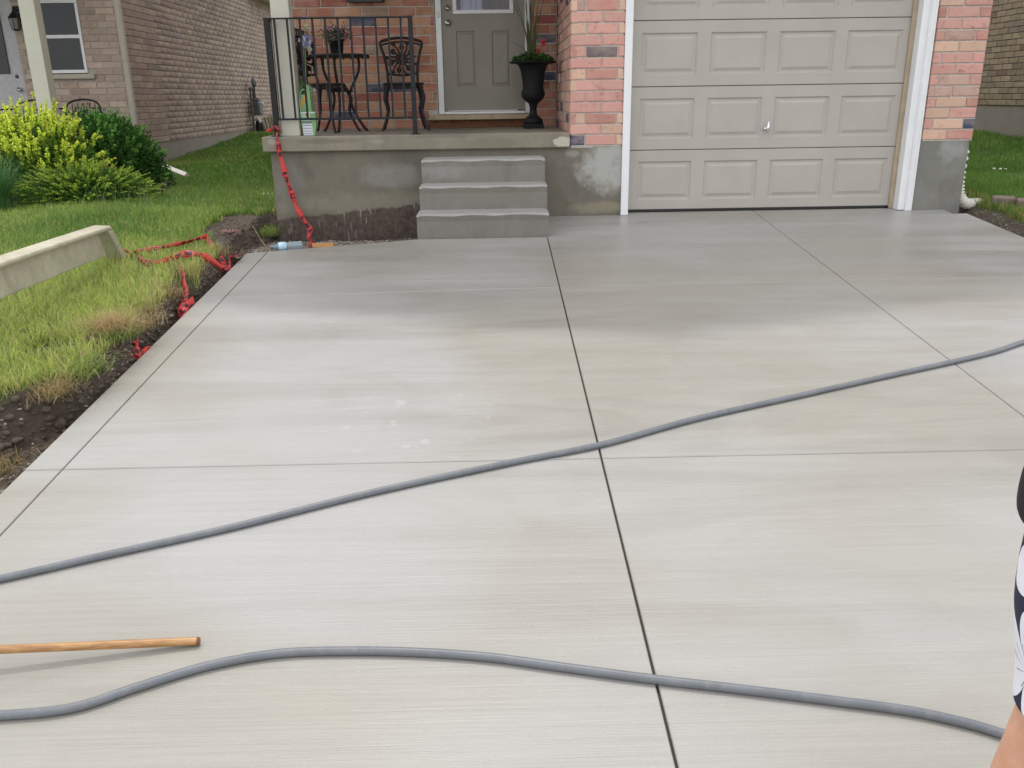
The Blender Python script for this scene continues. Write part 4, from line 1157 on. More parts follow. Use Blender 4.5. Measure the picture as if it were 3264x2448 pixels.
# irises standing behind the package
IR = empty('iris_plant', (-2.80, 0.22, zP), 'leafy iris with pale purple blooms rising behind the green package', 'plant')
parts = []
rng = np.random.default_rng(9)
for i in range(16):
    l = rng.uniform(.25, .52); a = rng.uniform(-.3, .25); x0_ = -2.86 + rng.uniform(0, .09)
    pts = [np.array([x0_ + a * l * q * q, .20 + rng.normal() * .004, zP + .03 + l * q]) for q in np.linspace(0, 1, 6)]
    V = []
    for q, pp in enumerate(pts): ww = .014 * (1 - (q / 5) ** 1.5); V += [pp - np.array([ww, 0, 0]), pp + np.array([ww, 0.004, 0])]
    parts.append((np.array(V), np.array([[2 * q, 2 * q + 1, 2 * q + 3, 2 * q + 2] for q in range(5)]), jit((0.12, 0.24, 0.09), 12, .2, rng)))
for x0_, l, b_ in ((-2.845, .93, 0.07), (-2.84, .80, 0.035)):
    pts = [np.array([x0_ + b_ * q, .19, zP + .03 + l * q]) for q in np.linspace(0, 1, 6)]
    V = []
    for q, pp in enumerate(pts): V += [pp - np.array([.004, 0, 0]), pp + np.array([.004, 0.002, 0])]
    parts.append((np.array(V), np.array([[2 * q, 2 * q + 1, 2 * q + 3, 2 * q + 2] for q in range(5)]), jit((0.22, 0.33, 0.16), 12, .2, rng)))
V, F, C_ = merge(parts); put('foliage', fastmesh('foliage', V, F, M['leaf'], C_), None, IR)
for (fx, fz, sc, colr) in ((-2.768, 1.50, .055, (0.34, 0.30, 0.62)), (-2.80, 1.47, .05, (0.50, 0.52, 0.68)), (-2.765, 1.45, .05, (0.55, 0.56, 0.66)), (-2.775, 1.665, .03, (0.45, 0.40, 0.62)), (-2.777, 1.60, .03, (0.60, 0.62, 0.35)), (-2.77, 1.08, .04, (0.62, 0.68, 0.62))):
    k = 12; P = np.array([[fx, .17, fz]]) + rng.normal(size=(k, 3)) * sc * .22
    V, F, C_ = leafcloud(P, rng.normal(size=(k, 3)) + [0, 0, -.2], np.full(k, sc), jit(colr, k, .15, rng), .6, rng=rng)
    put('flower', fastmesh('flower', V, F, M['petal'], C_), None, IR)

# ---------------------------------------------------------------- left neighbour
NX, NYF = -6.5, 5.6
N = empty('neighbour_house', (NX, NYF, 0), 'taupe brown brick house beyond the shrubs, with a white framed window', 'house')
zN = 0.395
def pal_taupe(rr):
    t_ = rr.random(); v = rr.uniform(0.85, 1.12)
    c = (0.44, 0.35, 0.29) if t_ < 0.45 else ((0.49, 0.395, 0.325) if t_ < 0.75 else ((0.40, 0.315, 0.265) if t_ < 0.97 else (0.34, 0.305, 0.285)))
    return tuple(q * v for q in c)
wx0, wx1, wz0, wz1 = -7.86, -7.075, 1.415, 2.40
lst = wall_bricks(N, (-9.4, NYF), 0, 2.9, zN, 25, None, None, pal_taupe, openings=[(0, 1.38, 0, 3), (wx0 + 9.4, wx1 + 9.4, wz0 - 0.01, wz1 + .1), (wx0 + 9.4 - .11, wx1 + 9.4 + .11, wz0 - .085, wz0 - .012)], seed=21)
lst += wall_bricks(N, (NX, NYF), PI / 2, 11.5, zN, 31, None, None, pal_taupe, seed=22, start=0.1)
emit_bricks(N, lst, M['nbrick'], M['nbrickmass'], 'taupe', 300)
mb = MB(); mb.box(-8.02, wx0, NYF + .009, NYF + .2, .38, 3.1); mb.box(wx1, NX - .009, NYF + .009, NYF + .2, .38, 3.1); mb.box(wx0, wx1, NYF + .009, NYF + .2, .38, wz0 - .01); mb.box(wx0, wx1, NYF + .009, NYF + .2, wz1 + .01, 3.1)
mb.box(NX - .2, NX - .009, NYF + .205, 17.1, .38, 3.3)
mb.obj('mortar', M['nmortar'], N)
mb = MB(); mb.box(-13, NX - .02, NYF + .3, 17, 3.31, 5.6); mb.box(-13, -9.5, NYF, NYF + .2, -.2, 3.3); mb.box(-9.5, -8.02, NYF + .01, NYF + .2, 2.75, 3.3); mb.box(-13, -6.72, NYF + .25, 17, -.2, 3.3); mb.obj('wall', M['nupper'], N)
mb = MB(); mb.box(-13, NX - .012, NYF + .012, NYF + .2, -.3, .388); mb.box(NX - .2, NX - .012, NYF + .205, 17.1, -.3, .388); mb.obj('foundation', M['nfound'], N)
mb = MB(); mb.box(-13.4, NX + .32, NYF - .4, 17.4, 5.6, 5.75)
mb.add([(-13.4, NYF - .4, 5.752), (NX + .32, NYF - .4, 5.752), (NX + .32, 17.4, 5.752), (-13.4, 17.4, 5.752), (-10, NYF + 3, 7.6), (-10, 14, 7.6)], [(0, 1, 4), (1, 2, 5, 4), (2, 3, 5), (3, 0, 4, 5)])
mb.obj('roof', M['shingle'], N)
mb = MB(); mb.box(NX + .002, NX + .35, 12.7, 17.3, 3.17, 3.24); mb.obj('eave', M['soffit'], N)
mb = MB(); mb.box(-12, -6.7, 4.0, NYF, 2.95, 3.1); mb.obj('porch_ceiling', M['soffit'], N)
mb = MB(); mb.box(-12, -6.75, 4.15, NYF + .01, -.2, .25, .01); mb.obj('porch_slab', M['nfound'], N)
mb = MB(); mb.box(-7.285, -7.085, 4.38, 4.56, .25, 2.95, .004); mb.obj('post', M['pillarside'], N)
# downspout at the corner
mb = MB(); mb.box(-6.53, -6.445, NYF - .085, NYF - .015, .30, 3.1, .012); mb.tube([(-6.49, NYF - .05, .33), (-6.47, NYF - .12, .22), (-6.40, NYF - .35, .16)], .038, 8); mb.obj('downspout', M['nstone'], N)
# window
wm = MB()
wm.box(wx0, wx1, NYF - .012, NYF + .06, wz0, wz0 + .045, .003); wm.box(wx0, wx1, NYF - .012, NYF + .06, wz1 - .05, wz1, .003)
wm.box(wx0, wx0 + .04, NYF - .01, NYF + .06, wz0 + .046, wz1 - .051, .003); wm.box(wx1 - .04, wx1, NYF - .01, NYF + .06, wz0 + .046, wz1 - .051, .003); wm.box(wx0 + .041, wx1 - .041, NYF - .006, NYF + .06, 1.885, 1.932, .003)
WN = wm.obj('window', M['white'], N)
MB().box(wx0 + .04, wx1 - .04, NYF + .02, NYF + .03, wz0 + .045, 1.886).obj('pane', M['glass'], WN)
MB().box(wx0 + .04, wx1 - .04, NYF + .02, NYF + .03, 1.93, wz1 - .05).obj('pane', M['glass'], WN)
MB().box(wx0 - .10, wx1 + .10, NYF - .05, NYF + .03, wz0 - .08, wz0 - .014, .006).obj('sill', M['nstone'], N)
# door
mb = MB(); mb.box(-9.0, -8.02, NYF + .02, NYF + .07, .28, 2.7, .004); ND = mb.obj('front_door', simple('white grey door paint', (0.42, 0.41, 0.43), 0.4), N)
MB().box(-8.86, -8.20, NYF + .0, NYF + .019, 1.42, 2.55, .003).obj('pane', M['glass'], ND)
mb = MB(); mb.lathe((-8.10, NYF + .02, 1.20), [(.03, 0), (.012, .01), (.012, .03), (.03, .045), (.03, .06), (0, .07)], 14, 'Y'); mb.obj('handle', M['chrome'], ND)
mb = MB(); mb.lathe((-8.12, NYF + .02, 1.38), [(.028, 0), (.02, .014), (0, .02)], 14, 'Y'); mb.obj('deadbolt', M['meterpipe'], ND)
# wall lantern
LN = empty('wall_lantern', (-7.93, NYF - .08, 2.0), 'black wall lantern beside the neighbouring front door', 'lantern')
mb = MB(); mb.box(-7.98, -7.88, NYF - .02, NYF, 2.12, 2.32, .006); mb.tube([(-7.93, NYF - .01, 2.25), (-7.93, NYF - .1, 2.30), (-7.93, NYF - .12, 2.22)], .010, 6)
mb.lathe((-7.93, NYF - .12, 2.0), [(.03, -.015), (.055, 0), (.055, .006)], 6, smooth=False); mb.lathe((-7.93, NYF - .12, 2.15), [(.085, 0), (.05, .05), (.015, .085), (.008, .11)], 6, smooth=False)
for k in range(6):
    a = 2 * PI * (k + .5) / 6; mb.tube([(-7.93 + .052 * math.cos(a), NYF - .12 + .052 * math.sin(a), 2.0), (-7.93 + .075 * math.cos(a), NYF - .12 + .075 * math.sin(a), 2.155)], .005, 4)
mb.obj('cage', M['iron'], LN)
mb = MB(); mb.lathe((-7.93, NYF - .12, 2.007), [(.045, 0), (.066, .14)], 6, smooth=False); mb.obj('glass', simple('frosted lamp glass', (0.25, 0.23, 0.22), 0.3), LN)
# iron chairs on the neighbour's porch
def arm_chair(x, y, label):
    root = empty('patio_chair', (x, y, .25), label, 'chair', 'dark iron chairs on the neighbouring porch')
    mb = MB(); mb.tube(spline([(x - .25, y + .2, .72), (x - .22, y + .26, .98), (x, y + .3, 1.05), (x + .22, y + .26, .98), (x + .25, y + .2, .72)], 5), .014, 6)
    for k in range(5): mb.tube([(x - .16 + .08 * k, y + .25, .70), (x - .16 + .08 * k, y + .28, 1.0)], .006, 5)
    mb.obj('backrest', M['iron'], root)
    MB().box(x - .25, x + .25, y - .25, y + .24, .68, .71, .01).obj('seat', M['iron'], root)
    for sx in (-1, 1):
        mb = MB(); mb.tube(spline([(x + sx * .26, y + .22, .93), (x + sx * .27, y - .1, .93), (x + sx * .27, y - .26, .89), (x + sx * .26, y - .2, .70)], 4), .012, 6); mb.obj('armrest', M['iron'], root)
        for sy in (-1, 1):
            mb = MB(); mb.tube([(x + sx * .23, y + sy * .22, .69), (x + sx * .25, y + sy * .26, .255)], .012, 6); mb.obj('leg', M['iron'], root)
arm_chair(-6.98, 4.80, 'dark iron chair on the neighbouring porch, right of the cream post')
arm_chair(-7.75, 4.95, 'dark iron chair on the neighbouring porch, left of the cream post')
# gas meter
G = empty('gas_meter', (NX + .12, 11.9, .3), 'grey gas meter with round regulator on the taupe side wall', 'gas meter')
gx_, gy_ = NX + .13, 11.9
mb = MB(); mb.box(gx_ - .08, gx_ + .12, gy_ - .14, gy_ + .14, .70, .98, .03); mb.box(gx_ - .06, gx_ + .10, gy_ - .10, gy_ + .10, .975, 1.06, .02); mb.obj('body', M['meter'], G)
mb = MB(); mb.tube([(gx_, gy_ - .30, .28), (gx_, gy_ - .30, 1.24), (gx_, gy_ - .05, 1.26)], .024, 8); mb.ball((gx_, gy_ - .30, 1.24), .036, 8); mb.tube([(gx_, gy_ - .02, 1.05), (gx_, gy_ - .03, 1.28)], .035, 8); mb.tube([(gx_, gy_ + .06, 1.02), (gx_, gy_ + .06, 1.12), (NX, gy_ + .10, 1.12)], .018, 8); mb.tube([(gx_ + .04, gy_ - .30, 1.05), (gx_ + .06, gy_ - .2, 1.02), (gx_ + .06, gy_ - .12, 1.03)], .006, 5); mb.obj('pipe', M['meterpipe'], G)
mb = MB(); mb.lathe((gx_ + .03, gy_ - .07, 1.37), [(.02, -.05), (.085, -.03), (.098, -.01), (.098, .01), (.085, .03), (.025, .05)], 20, 'X'); mb.obj('regulator', M['meter'], G)
mb = MB(); mb.ball((gx_ + .10, gy_ + .18, .93), .035, 8); mb.obj('tag', M['plasticwhite'], G)

# boards and bag on the ground beside the gas meter
for k, x in enumerate((-6.235, -6.175, -6.115)):
    mb = MB(); R4 = Matrix.Translation((x + .085, 11.95 + .06 * k, .30)) @ Matrix.Rotation(-0.26, 4, 'Y') @ Matrix.Rotation(-.25, 4, 'X')
    mb.box(-.022, .022, -.02, .02, 0, .37, .003, R4)
    prop(mb.obj('board', M['plank']), ['narrow board leaning by the gas meter, next to the black bag', 'narrow board leaning by the gas meter, middle of three', 'narrow board leaning by the gas meter, closest to the cream sheet'][k], 'board', 'boards leaning by the gas meter')
mb = MB(); mb.add([(-6.20, 12.35, .30), (-5.80, 12.2, .30), (-6.0, 12.42, .70), (-6.28, 12.5, .70), (-6.20, 12.37, .30), (-5.80, 12.22, .30), (-6.0, 12.44, .70), (-6.28, 12.52, .70)], [(0, 1, 2, 3), (7, 6, 5, 4), (0, 4, 5, 1), (1, 5, 6, 2), (2, 6, 7, 3), (3, 7, 4, 0)])
prop(mb.obj('sheet_board', M['pillar']), 'cream sheet leaning behind the narrow boards by the gas meter', 'board')
mb = MB(); mb.lathe((-6.32, 11.9, .28), [(.085, -.02), (.095, .05), (.10, .2), (.075, .29), (.04, .33)], 16); prop(mb.obj('black_bag', M['blackplastic']), 'black plastic bag standing below the gas meter', 'bag')
mb = MB(); mb.tube(spline([(-6.40, 11.85, .60), (-6.33, 11.82, .62), (-6.27, 11.8, .545)], 5), .03, 10); prop(mb.obj('pipe_elbow', M['plasticwhite']), 'white plastic pipe elbow on top of the black bag', 'pipe')

# white leader pipe on the grass and stone by the shrubs
mb = MB()
mb.tube([(-5.82, 4.47, .20), (-5.55, 4.23, .13), (-5.28, 4.0, .07)], .038, 4, smooth=False)
prop(mb.obj('leader_pipe', M['plasticwhite']), 'white downspout leader lying on the grass right of the shrubs', 'downspout')
mb = MB(); pts = []
for k in range(20):
    a = 2 * PI * k / 20; pts.append((-5.40 + .34 * math.cos(a) * (1 + .04 * math.sin(3 * a)), 2.72 + .42 * math.sin(a)))
n = 20; mb.add([(x, y, .02) for x, y in pts] + [(x, y, .10) for x, y in pts] + [(-5.40 + (x + 5.40) * .96, 2.72 + (y - 2.72) * .96, .115) for x, y in pts],
    [tuple(range(2 * n, 3 * n))] + [(i, (i + 1) % n, n + (i + 1) % n, n + i) for i in range(n)] + [(n + i, n + (i + 1) % n, 2 * n + (i + 1) % n, 2 * n + i) for i in range(n)])
prop(mb.obj('stepping_stone', M['flag']), 'round grey paving stone under the right side of the green shrub', 'paving stone')

# tipped concrete tray on the lawn
TR = empty('concrete_trough', (-3.85, -2.4, -.15), 'old cream concrete trough tipped on its side in the grass', 'trough')
def P2(u, v, w): # u along (towards camera), v height, w depth back
    o = Vector((-3.80, -1.80, -.08)); ax = Vector((0.0, -1.0, 0.0)); up = Vector((0.02, -0.10, 1.0)).normalized(); dp = Vector((-1, 0, .05)).normalized()
    return tuple(o + ax * u + up * v + dp * w)
def qbox(mb, u0, u1, v0, v1, w0, w1, taper=0):
    vs = [P2(u, v, w) for w in (w0, w1) for v in (v0, v1) for u in (u0, u1)]
    vs[2] = P2(u0 + taper, v1, w0); vs[6] = P2(u0 + taper, v1, w1)
    mb.add(vs, [(0, 1, 3, 2), (4, 6, 7, 5), (0, 4, 5, 1), (1, 5, 7, 3), (3, 7, 6, 2), (2, 6, 4, 0)])
mb = MB()
qbox(mb, -.02, 2.6, .262, .292, .0, .12, .02)
def leg(mb, u0, u1, v0, v1, sh, w0, w1):
    vs = [P2(u, v, w) for w in (w0, w1) for (u, v) in ((u0 - sh, v0), (u1 - sh, v0), (u0, v1), (u1, v1))]
    mb.add(vs, [(0, 1, 3, 2), (4, 6, 7, 5), (0, 4, 5, 1), (1, 5, 7, 3), (3, 7, 6, 2), (2, 6, 4, 0)])
leg(mb, -.02, .055, -.04, .2615, .20, .0, .11); leg(mb, .10, 2.6, .085, .2615, .06, .05, .08)
TRo = mb.obj('shell', M['tray'], TR)
md = TRo.modifiers.new('b', 'BEVEL'); md.width = .010; md.segments = 2

# ---------------------------------------------------------------- shrubs
gh = lambda x, y: float(ground_h(np.array([x]), np.array([y]))[0])
shrub('golden_shrub', 'golden yellow leafed shrub in front of the cream post', (-6.22, 1.95, gh(-6.22, 1.95)), (0.88, 0.62, 0.88), 430, 60, 0.042, 0.36, (0.28, 0.48, 0.055), (0.88, 0.97, 0.13), up=0.42, droop=0.05, aspect=0.9, seed=3, nfill=15000, fillcol=(0.07, 0.17, 0.025), topbias=1.0)  # fill leaves darkened: the shrub's inner shade is put into their colour
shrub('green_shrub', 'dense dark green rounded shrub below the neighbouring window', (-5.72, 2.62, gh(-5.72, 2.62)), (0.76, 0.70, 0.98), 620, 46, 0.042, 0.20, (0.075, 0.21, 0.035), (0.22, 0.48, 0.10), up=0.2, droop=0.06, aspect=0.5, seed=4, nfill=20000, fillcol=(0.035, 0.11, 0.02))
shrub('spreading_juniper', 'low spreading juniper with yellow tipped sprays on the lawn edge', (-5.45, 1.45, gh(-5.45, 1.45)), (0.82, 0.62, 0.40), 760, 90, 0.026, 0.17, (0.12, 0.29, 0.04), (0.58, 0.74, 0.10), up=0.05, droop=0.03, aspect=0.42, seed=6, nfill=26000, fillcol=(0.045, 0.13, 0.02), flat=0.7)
rng = np.random.default_rng(14)
OG = empty('ornamental_grass', (-6.02, .80, gh(-6.02, .80)), 'clump of dark arching ornamental grass at the left of the shrubs', 'grass clump')
parts = []
for i in range(420):
    a = rng.uniform(0, 2 * PI); l = rng.uniform(.4, .66); s0 = rng.uniform(0, .14)
    p0 = np.array([-6.02 + s0 * math.cos(a), .80 + s0 * math.sin(a), gh(-6.02, .80)]); ln = rng.uniform(.1, .75)
    pts = [p0 + np.array([math.cos(a) * ln * l * q ** 1.8, math.sin(a) * ln * l * q ** 1.8, l * (q - .45 * ln * q ** 3)]) for q in np.linspace(0, 1, 7)]
    sd_ = np.array([-math.sin(a), math.cos(a), 0]); V = []
    for q, pp in enumerate(pts): ww = .005 * (1 - (q / 6) ** 2 * .9); V += [pp - sd_ * ww, pp + sd_ * ww]
    parts.append((np.array(V), np.array([[2 * q, 2 * q + 1, 2 * q + 3, 2 * q + 2] for q in range(6)]), jit((0.08, 0.19, 0.05) if rng.random() < .8 else (.22, .34, .18), 14, .2, rng)))
V, F, C_ = merge(parts); put('blades', fastmesh('blades', V, F, M['leaf'], C_), None, OG)

# ---------------------------------------------------------------- grass
def dens_area(x0, x1, y0, y1, n, rng):
    return rng.uniform(x0, x1, n), rng.uniform(y0, y1, n)
rng = np.random.default_rng(44)
parts = []
TAPE_SEGS = [(-3.91, -1.45, -3.80, -1.6), (-3.83, -1.52, -3.60, -1.35), (-3.6, -1.35, -3.43, -1.05), (-3.73, -1.7, -3.55, -1.88), (-3.55, -1.88, -3.36, -1.72), (-3.36, -1.72, -3.2, -1.72), (-3.37, -1.9, -3.25, -2.2)]
def lawn(x0, x1, y0, y1, n, hmin, hmax, w, cfun, lean=0.7, right=False):
    x, y = dens_area(x0, x1, y0, y1, n, rng)
    keep = soilmask(x, y) + 0.25 * (rng.random(n) - .5) < 0.45
    if not right: keep &= (x < -3.14) | (y < 0); keep &= ~((x > -3.1))
    else: keep &= x > 3.05
    keep &= ~((x < -6.5) & (y > 4.1))
    if not right:
        for (tx0, ty0, tx1, ty1) in TAPE_SEGS:      # the tape presses the grass down where it lies
            vx, vy = tx1 - tx0, ty1 - ty0; q = np.clip(((x - tx0) * vx + (y - ty0) * vy) / (vx * vx + vy * vy), 0, 1)
            d_ = np.hypot(x - tx0 - q * vx, (y - ty0 - q * vy) * .45); keep &= (d_ > .045) | (rng.random(n) < .12)
    x, y = x[keep], y[keep]; n = len(x)
    P = np.stack([x, y, ground_h(x, y) - .005], 1)
    cl = fbm(x * 2.1, y * 2.1, 50)
    h = rng.uniform(hmin, hmax, n) * (0.65 + 0.8 * cl)
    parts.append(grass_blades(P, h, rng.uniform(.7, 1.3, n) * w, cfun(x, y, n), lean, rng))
def col_left(x, y, n):
    k = (fbm(x * 1.3, y * 1.3, 60) - .3) * 2.2
    near = smooth(-0.3, -2.0, y)
    k = np.clip(.05 + k * .75 + near * .45 - smooth(1.5, 4.0, y) * .35 + rng.normal(size=n) * .22, 0, 1)[:, None]  # far lawn: side yard shade is put in as darker green blades
    edge = np.clip(1 - (bank_edge(y) - x) / .22, 0, 1)[:, None] * (rng.random((n, 1)) < .75)
    g1 = np.array([.135, .275, .05]); g2 = np.array([.50, .60, .165]); st = np.array([.62, .53, .27])
    c = g1 * (1 - k) + g2 * k
    dead = (rng.random((n, 1)) < (.06 + .10 * near[:, None])) | (rng.random((n, 1)) < edge * .35)
    c = np.where(dead, st, c)
    return c * rng.uniform(.7, 1.25, (n, 1))
def col_right(x, y, n):
    k = np.clip((fbm(x * 1.3, y * 1.3, 61) - .3) * 2, 0, 1)[:, None]
    c = np.array([.12, .24, .045]) * (1 - k) + np.array([.22, .36, .08]) * k
    e = (x < 3.5)[:, None] & (rng.random((n, 1)) < .4)
    return np.where(e, np.array([.42, .36, .13]), c) * rng.uniform(.7, 1.25, (n, 1))
lawn(-4.4, -3.1, -5.2, 0.3, 62000, .05, .13, .0052, col_left, .9)
lawn(-6.4, -4.3, -3.0, 1.2, 42000, .04, .11, .006, col_left, .8)
lawn(-5.6, -3.1, 0.2, 4.0, 46000, .035, .085, .006, col_left, .6)
lawn(-6.5, -3.1, 3.8, 13.5, 52000, .035, .075, .009, col_left, .6)
lawn(-9.0, -5.6, -3, 4.0, 9000, .04, .09, .009, col_left, .6)
lawn(3.05, 4.4, -1.6, 2.2, 24000, .04, .11, .005, col_right, .8, True)
lawn(3.05, 7.0, 2.0, 9.0, 36000, .035, .09, .009, col_right, .6, True)
# taller seed stalks
lawn(-5.2, -3.2, -5.0, 3.0, 1100, .16, .30, .004, lambda x, y, n: jit((.22, .30, .12), n, .2, rng), .5)
V, F, C_ = merge(parts)
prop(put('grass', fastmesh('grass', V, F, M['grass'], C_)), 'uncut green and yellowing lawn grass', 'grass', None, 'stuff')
# torn straw tufts hanging along the trench lip
parts = []
for (cx, cy, n, hh, zoff) in ((-3.28, -3.30, 260, .12, .03), (-3.24, -3.05, 160, .11, .02), (-3.27, -3.72, 260, .13, .0), (-3.30, -3.95, 260, .10, 0), (-3.22, -4.12, 120, .08, -.04), (-3.36, -1.9, 120, .12, .01), (-3.34, -2.45, 140, .12, .01), (-3.32, -1.35, 110, .12, .01), (-3.22, 0.02, 260, .12, .0), (-3.36, -2.8, 120, .12, .01), (-3.40, -4.3, 100, .08, 0), (-3.25, -4.02, 130, .1, -.02)):
    x = cx + (.08 if cy < -.2 else 0) + rng.normal(size=n) * .04; y = cy + rng.normal(size=n) * .07
    P = np.stack([x, y, np.full(n, gh(cx - .06, cy) + zoff - .02)], 1)
    V_, F_, C1 = grass_blades(P, rng.uniform(.5, 1.2, n) * hh, np.full(n, .0035), jit((.40, .31, .15) if rng.random() < .5 else (.30, .38, .11), n, .35, rng), 1.8, rng)
    parts.append((V_, F_, C1))
V, F, C_ = merge(parts)
prop(put('straw_tufts', fastmesh('straw_tufts', V, F, M['grass'], C_)), 'dry straw tufts torn along the lip of the dug trench', 'grass', None, 'stuff')

# pebbles and clods
def rocks(name, pts, sizes, mat, label, rng):
    t_ = (1 + 5 ** .5) / 2
    ico = np.array([(-1, t_, 0), (1, t_, 0), (-1, -t_, 0), (1, -t_, 0), (0, -1, t_), (0, 1, t_), (0, -1, -t_), (0, 1, -t_), (t_, 0, -1), (t_, 0, 1), (-t_, 0, -1), (-t_, 0, 1)]) / 1.9
    fi = np.array([(0, 11, 5), (0, 5, 1), (0, 1, 7), (0, 7, 10), (0, 10, 11), (1, 5, 9), (5, 11, 4), (11, 10, 2), (10, 7, 6), (7, 1, 8), (3, 9, 4), (3, 4, 2), (3, 2, 6), (3, 6, 8), (3, 8, 9), (4, 9, 5), (2, 4, 11), (6, 2, 10), (8, 6, 7), (9, 8, 1)])
    n = len(pts)
    V = ico[None] * (1 + rng.uniform(-.28, .28, (n, 12, 3))) * (sizes[:, None, None] * rng.uniform(.6, 1.3, (n, 1, 3))) * np.array([1, 1, .7]) + pts[:, None]
    F = (np.arange(n)[:, None, None] * 12 + fi[None]).reshape(-1, 3)
    cols = np.repeat(jit((.24, .205, .165), n, .55, rng), 12, 0)
    o = put(name, fastmesh(name, V.reshape(-1, 3), F, mat, cols)); return prop(o, label, 'gravel', None, 'stuff')
t = NT('gravel stones'); a = t.node('ShaderNodeAttribute'); a.attribute_name = 'col'; t.color(a.outputs['Color']); t.rough(.85); t.bump(t.noise(t.pos(), 150, 3), .4, .003); M['gravel'] = t.m
n = 3400; x = rng.uniform(-3.15, -1.84, n); y = rng.uniform(-1.0, -.01, n); lim_ = -1.02 + (x + 2.958) * .265; y = np.maximum(y, lim_)
pts = np.stack([x, y, ground_h(x, y) + .002], 1); s_ = rng.uniform(.004, .013, n)
n2 = 1700; y2 = rng.uniform(-5.2, -1.0, n2); x2 = -3.12 - rng.random(n2) ** 1.3 * .12
x2 = np.where(y2 < -4, -3.1 - rng.random(n2) * .7, x2)
pts2 = np.stack([x2, y2, ground_h(x2, y2) + .0], 1); s2 = rng.uniform(.004, .014, n2) * np.where((y2 < -4.2) | ((y2 > -3.1) & (y2 < -2.3)), 1.25, .8)
n3 = 300; x3 = rng.uniform(3.0, 3.2, n3); y3 = rng.uniform(-1.3, 0, n3)
pts3 = np.stack([x3, y3, ground_h(x3, y3)], 1)
rocks('gravel', np.concatenate([pts, pts2, pts3]), np.concatenate([s_, s2, rng.uniform(.003, .009, n3)]), M['gravel'], 'loose gravel in the dug strip beside the driveway and below the porch', rng)
n = 6500; y2 = rng.uniform(-5.2, .1, n); e = bank_edge(y2); x2 = e + rng.random(n) * (-3.12 - e)
m1 = rng.random(n) < .25; x2 = np.where(m1, -3.7 + rng.normal(size=n) * .2, x2); y2 = np.where(m1, -.6 + rng.normal(size=n) * .35, y2)
keep = (x2 < -3.12) & (soilmask(x2, y2) > .5); x2, y2 = x2[keep], y2[keep]; n = len(x2)
o = rocks('soil_clods', np.stack([x2, y2, ground_h(x2, y2)], 1), (.004 + .020 * rng.random(n) ** 2.5) * np.where(y2 < -3.8, 1.35, 1.0), M['soilclod'], 'dark crumbled soil clods along the dug trench', rng); o['category'] = 'soil'

# big overturned sod clump
mb = MB()
SC = empty('sod_clump', (-3.30, -3.38, -.2), 'overturned clump of dark soil topped with dry straw, on the trench lip', 'sod clump')
rngc = np.random.default_rng(3)
def lump(c, r, sc, mat, parent, name, seed, n=22, amp=.55):
    V = []; F = []
    m_ = n // 2
    for i in range(m_ + 1):
        th = PI * i / m_
        for k in range(n):
            ph = 2 * PI * k / n
            d = np.array([math.sin(th) * math.cos(ph), math.sin(th) * math.sin(ph), math.cos(th)])
            q = fbm(np.array([d[0] * 2.2 + seed + d[2] * 3]), np.array([d[1] * 2.2 + seed * 2]), seed)[0] + .5 * fbm(np.array([d[0] * 8 + seed + d[2] * 5]), np.array([d[1] * 8]), seed + 4)[0]
            V.append(np.array(c) + d * r * np.array(sc) * (1 + amp * (q - .7) * 2))
    for i in range(m_):
        for k in range(n): F.append((i * n + k, (i + 1) * n + k, (i + 1) * n + (k + 1) % n, i * n + (k + 1) % n))
    mbx = MB(); mbx.add(V, F, True); return mbx.obj(name, mat, parent)
lump((-3.32, -3.38, -.235), .095, (1.35, 1.2, .75), M['soilclod'], SC, 'soil', 3, 44)
n = 520; x = -3.24 + rngc.normal(size=n) * .05; y = -3.28 + rngc.normal(size=n) * .05
V, F, C_ = grass_blades(np.stack([x, y, np.full(n, -.15)], 1), rngc.uniform(.05, .17, n), np.full(n, .003), jit((.55, .42, .22), n, .3, rngc), 2.2, rngc)
put('straw', fastmesh('straw', V, F, M['grass'], C_), None, SC)

# the small weed rosette and bits on the bare soil
mb = MB(); zr = gh(-3.37, -.75) + .02
for k in range(11):
    a = 2 * PI * k / 11 + .2; mb.tube([(-3.33, -.75, zr), (-3.33 + .05 * math.cos(a), -.75 + .05 * math.sin(a), zr + .035), (-3.33 + .085 * math.cos(a), -.75 + .085 * math.sin(a), zr + .03)], [.007, .006, .001], 5)
prop(mb.obj('dry_weed', simple('reddish weed', (.24, .12, .10), .7)), 'small reddish rosette weed lying on bare soil by the driveway corner', 'weed')

# ---------------------------------------------------------------- barrier tape
def tape_path(pts, n=8, w=.022, tw=None, seed=0, jitw=.4):
    rr = random.Random(seed); P = spline(pts, n); W = []
    for i, p in enumerate(P):
        d = (P[min(i + 1, len(P) - 1)] - P[max(i - 1, 0)]).normalized()
        base = Vector(tw) if tw else Vector((0, 0, 1))
        s_ = base - d * base.dot(d); s_ = s_.normalized() if s_.length > 1e-3 else Vector((1, 0, 0))
        ang = (math.sin(i * .21 + seed) + .4 * math.sin(i * .6 + seed * 2)) * jitw
        s_ = Matrix.Rotation(ang, 3, d) @ s_
        W.append(s_ * w * 1.3 * (0.8 + .2 * math.sin(i * .5 + seed)))
    return P, W
T1 = empty('barrier_tape', (-3.0, -.1, .7), 'red tape tied to the railing post and hanging down the porch wall to the gravel', 'barrier tape')
P, W = tape_path([(-3.055, .01, .745), (-3.049, -.055, .715), (-3.041, -.06, .60), (-3.02, -.055, .453), (-2.996, -.055, .322), (-2.964, -.05, .204), (-2.936, -.05, .101), (-2.887, -.06, .0), (-2.834, -.08, -.085), (-2.80, -.3, -.125), (-2.72, -.55, -.13), (-2.675, -.92, -.105)], 8, .021, (1, .15, 0), 1, .35)
for i in range(len(W)):
    if i < 14: W[i] = W[i] * .5
ribbon('strip', P, W, M['tape'], T1)
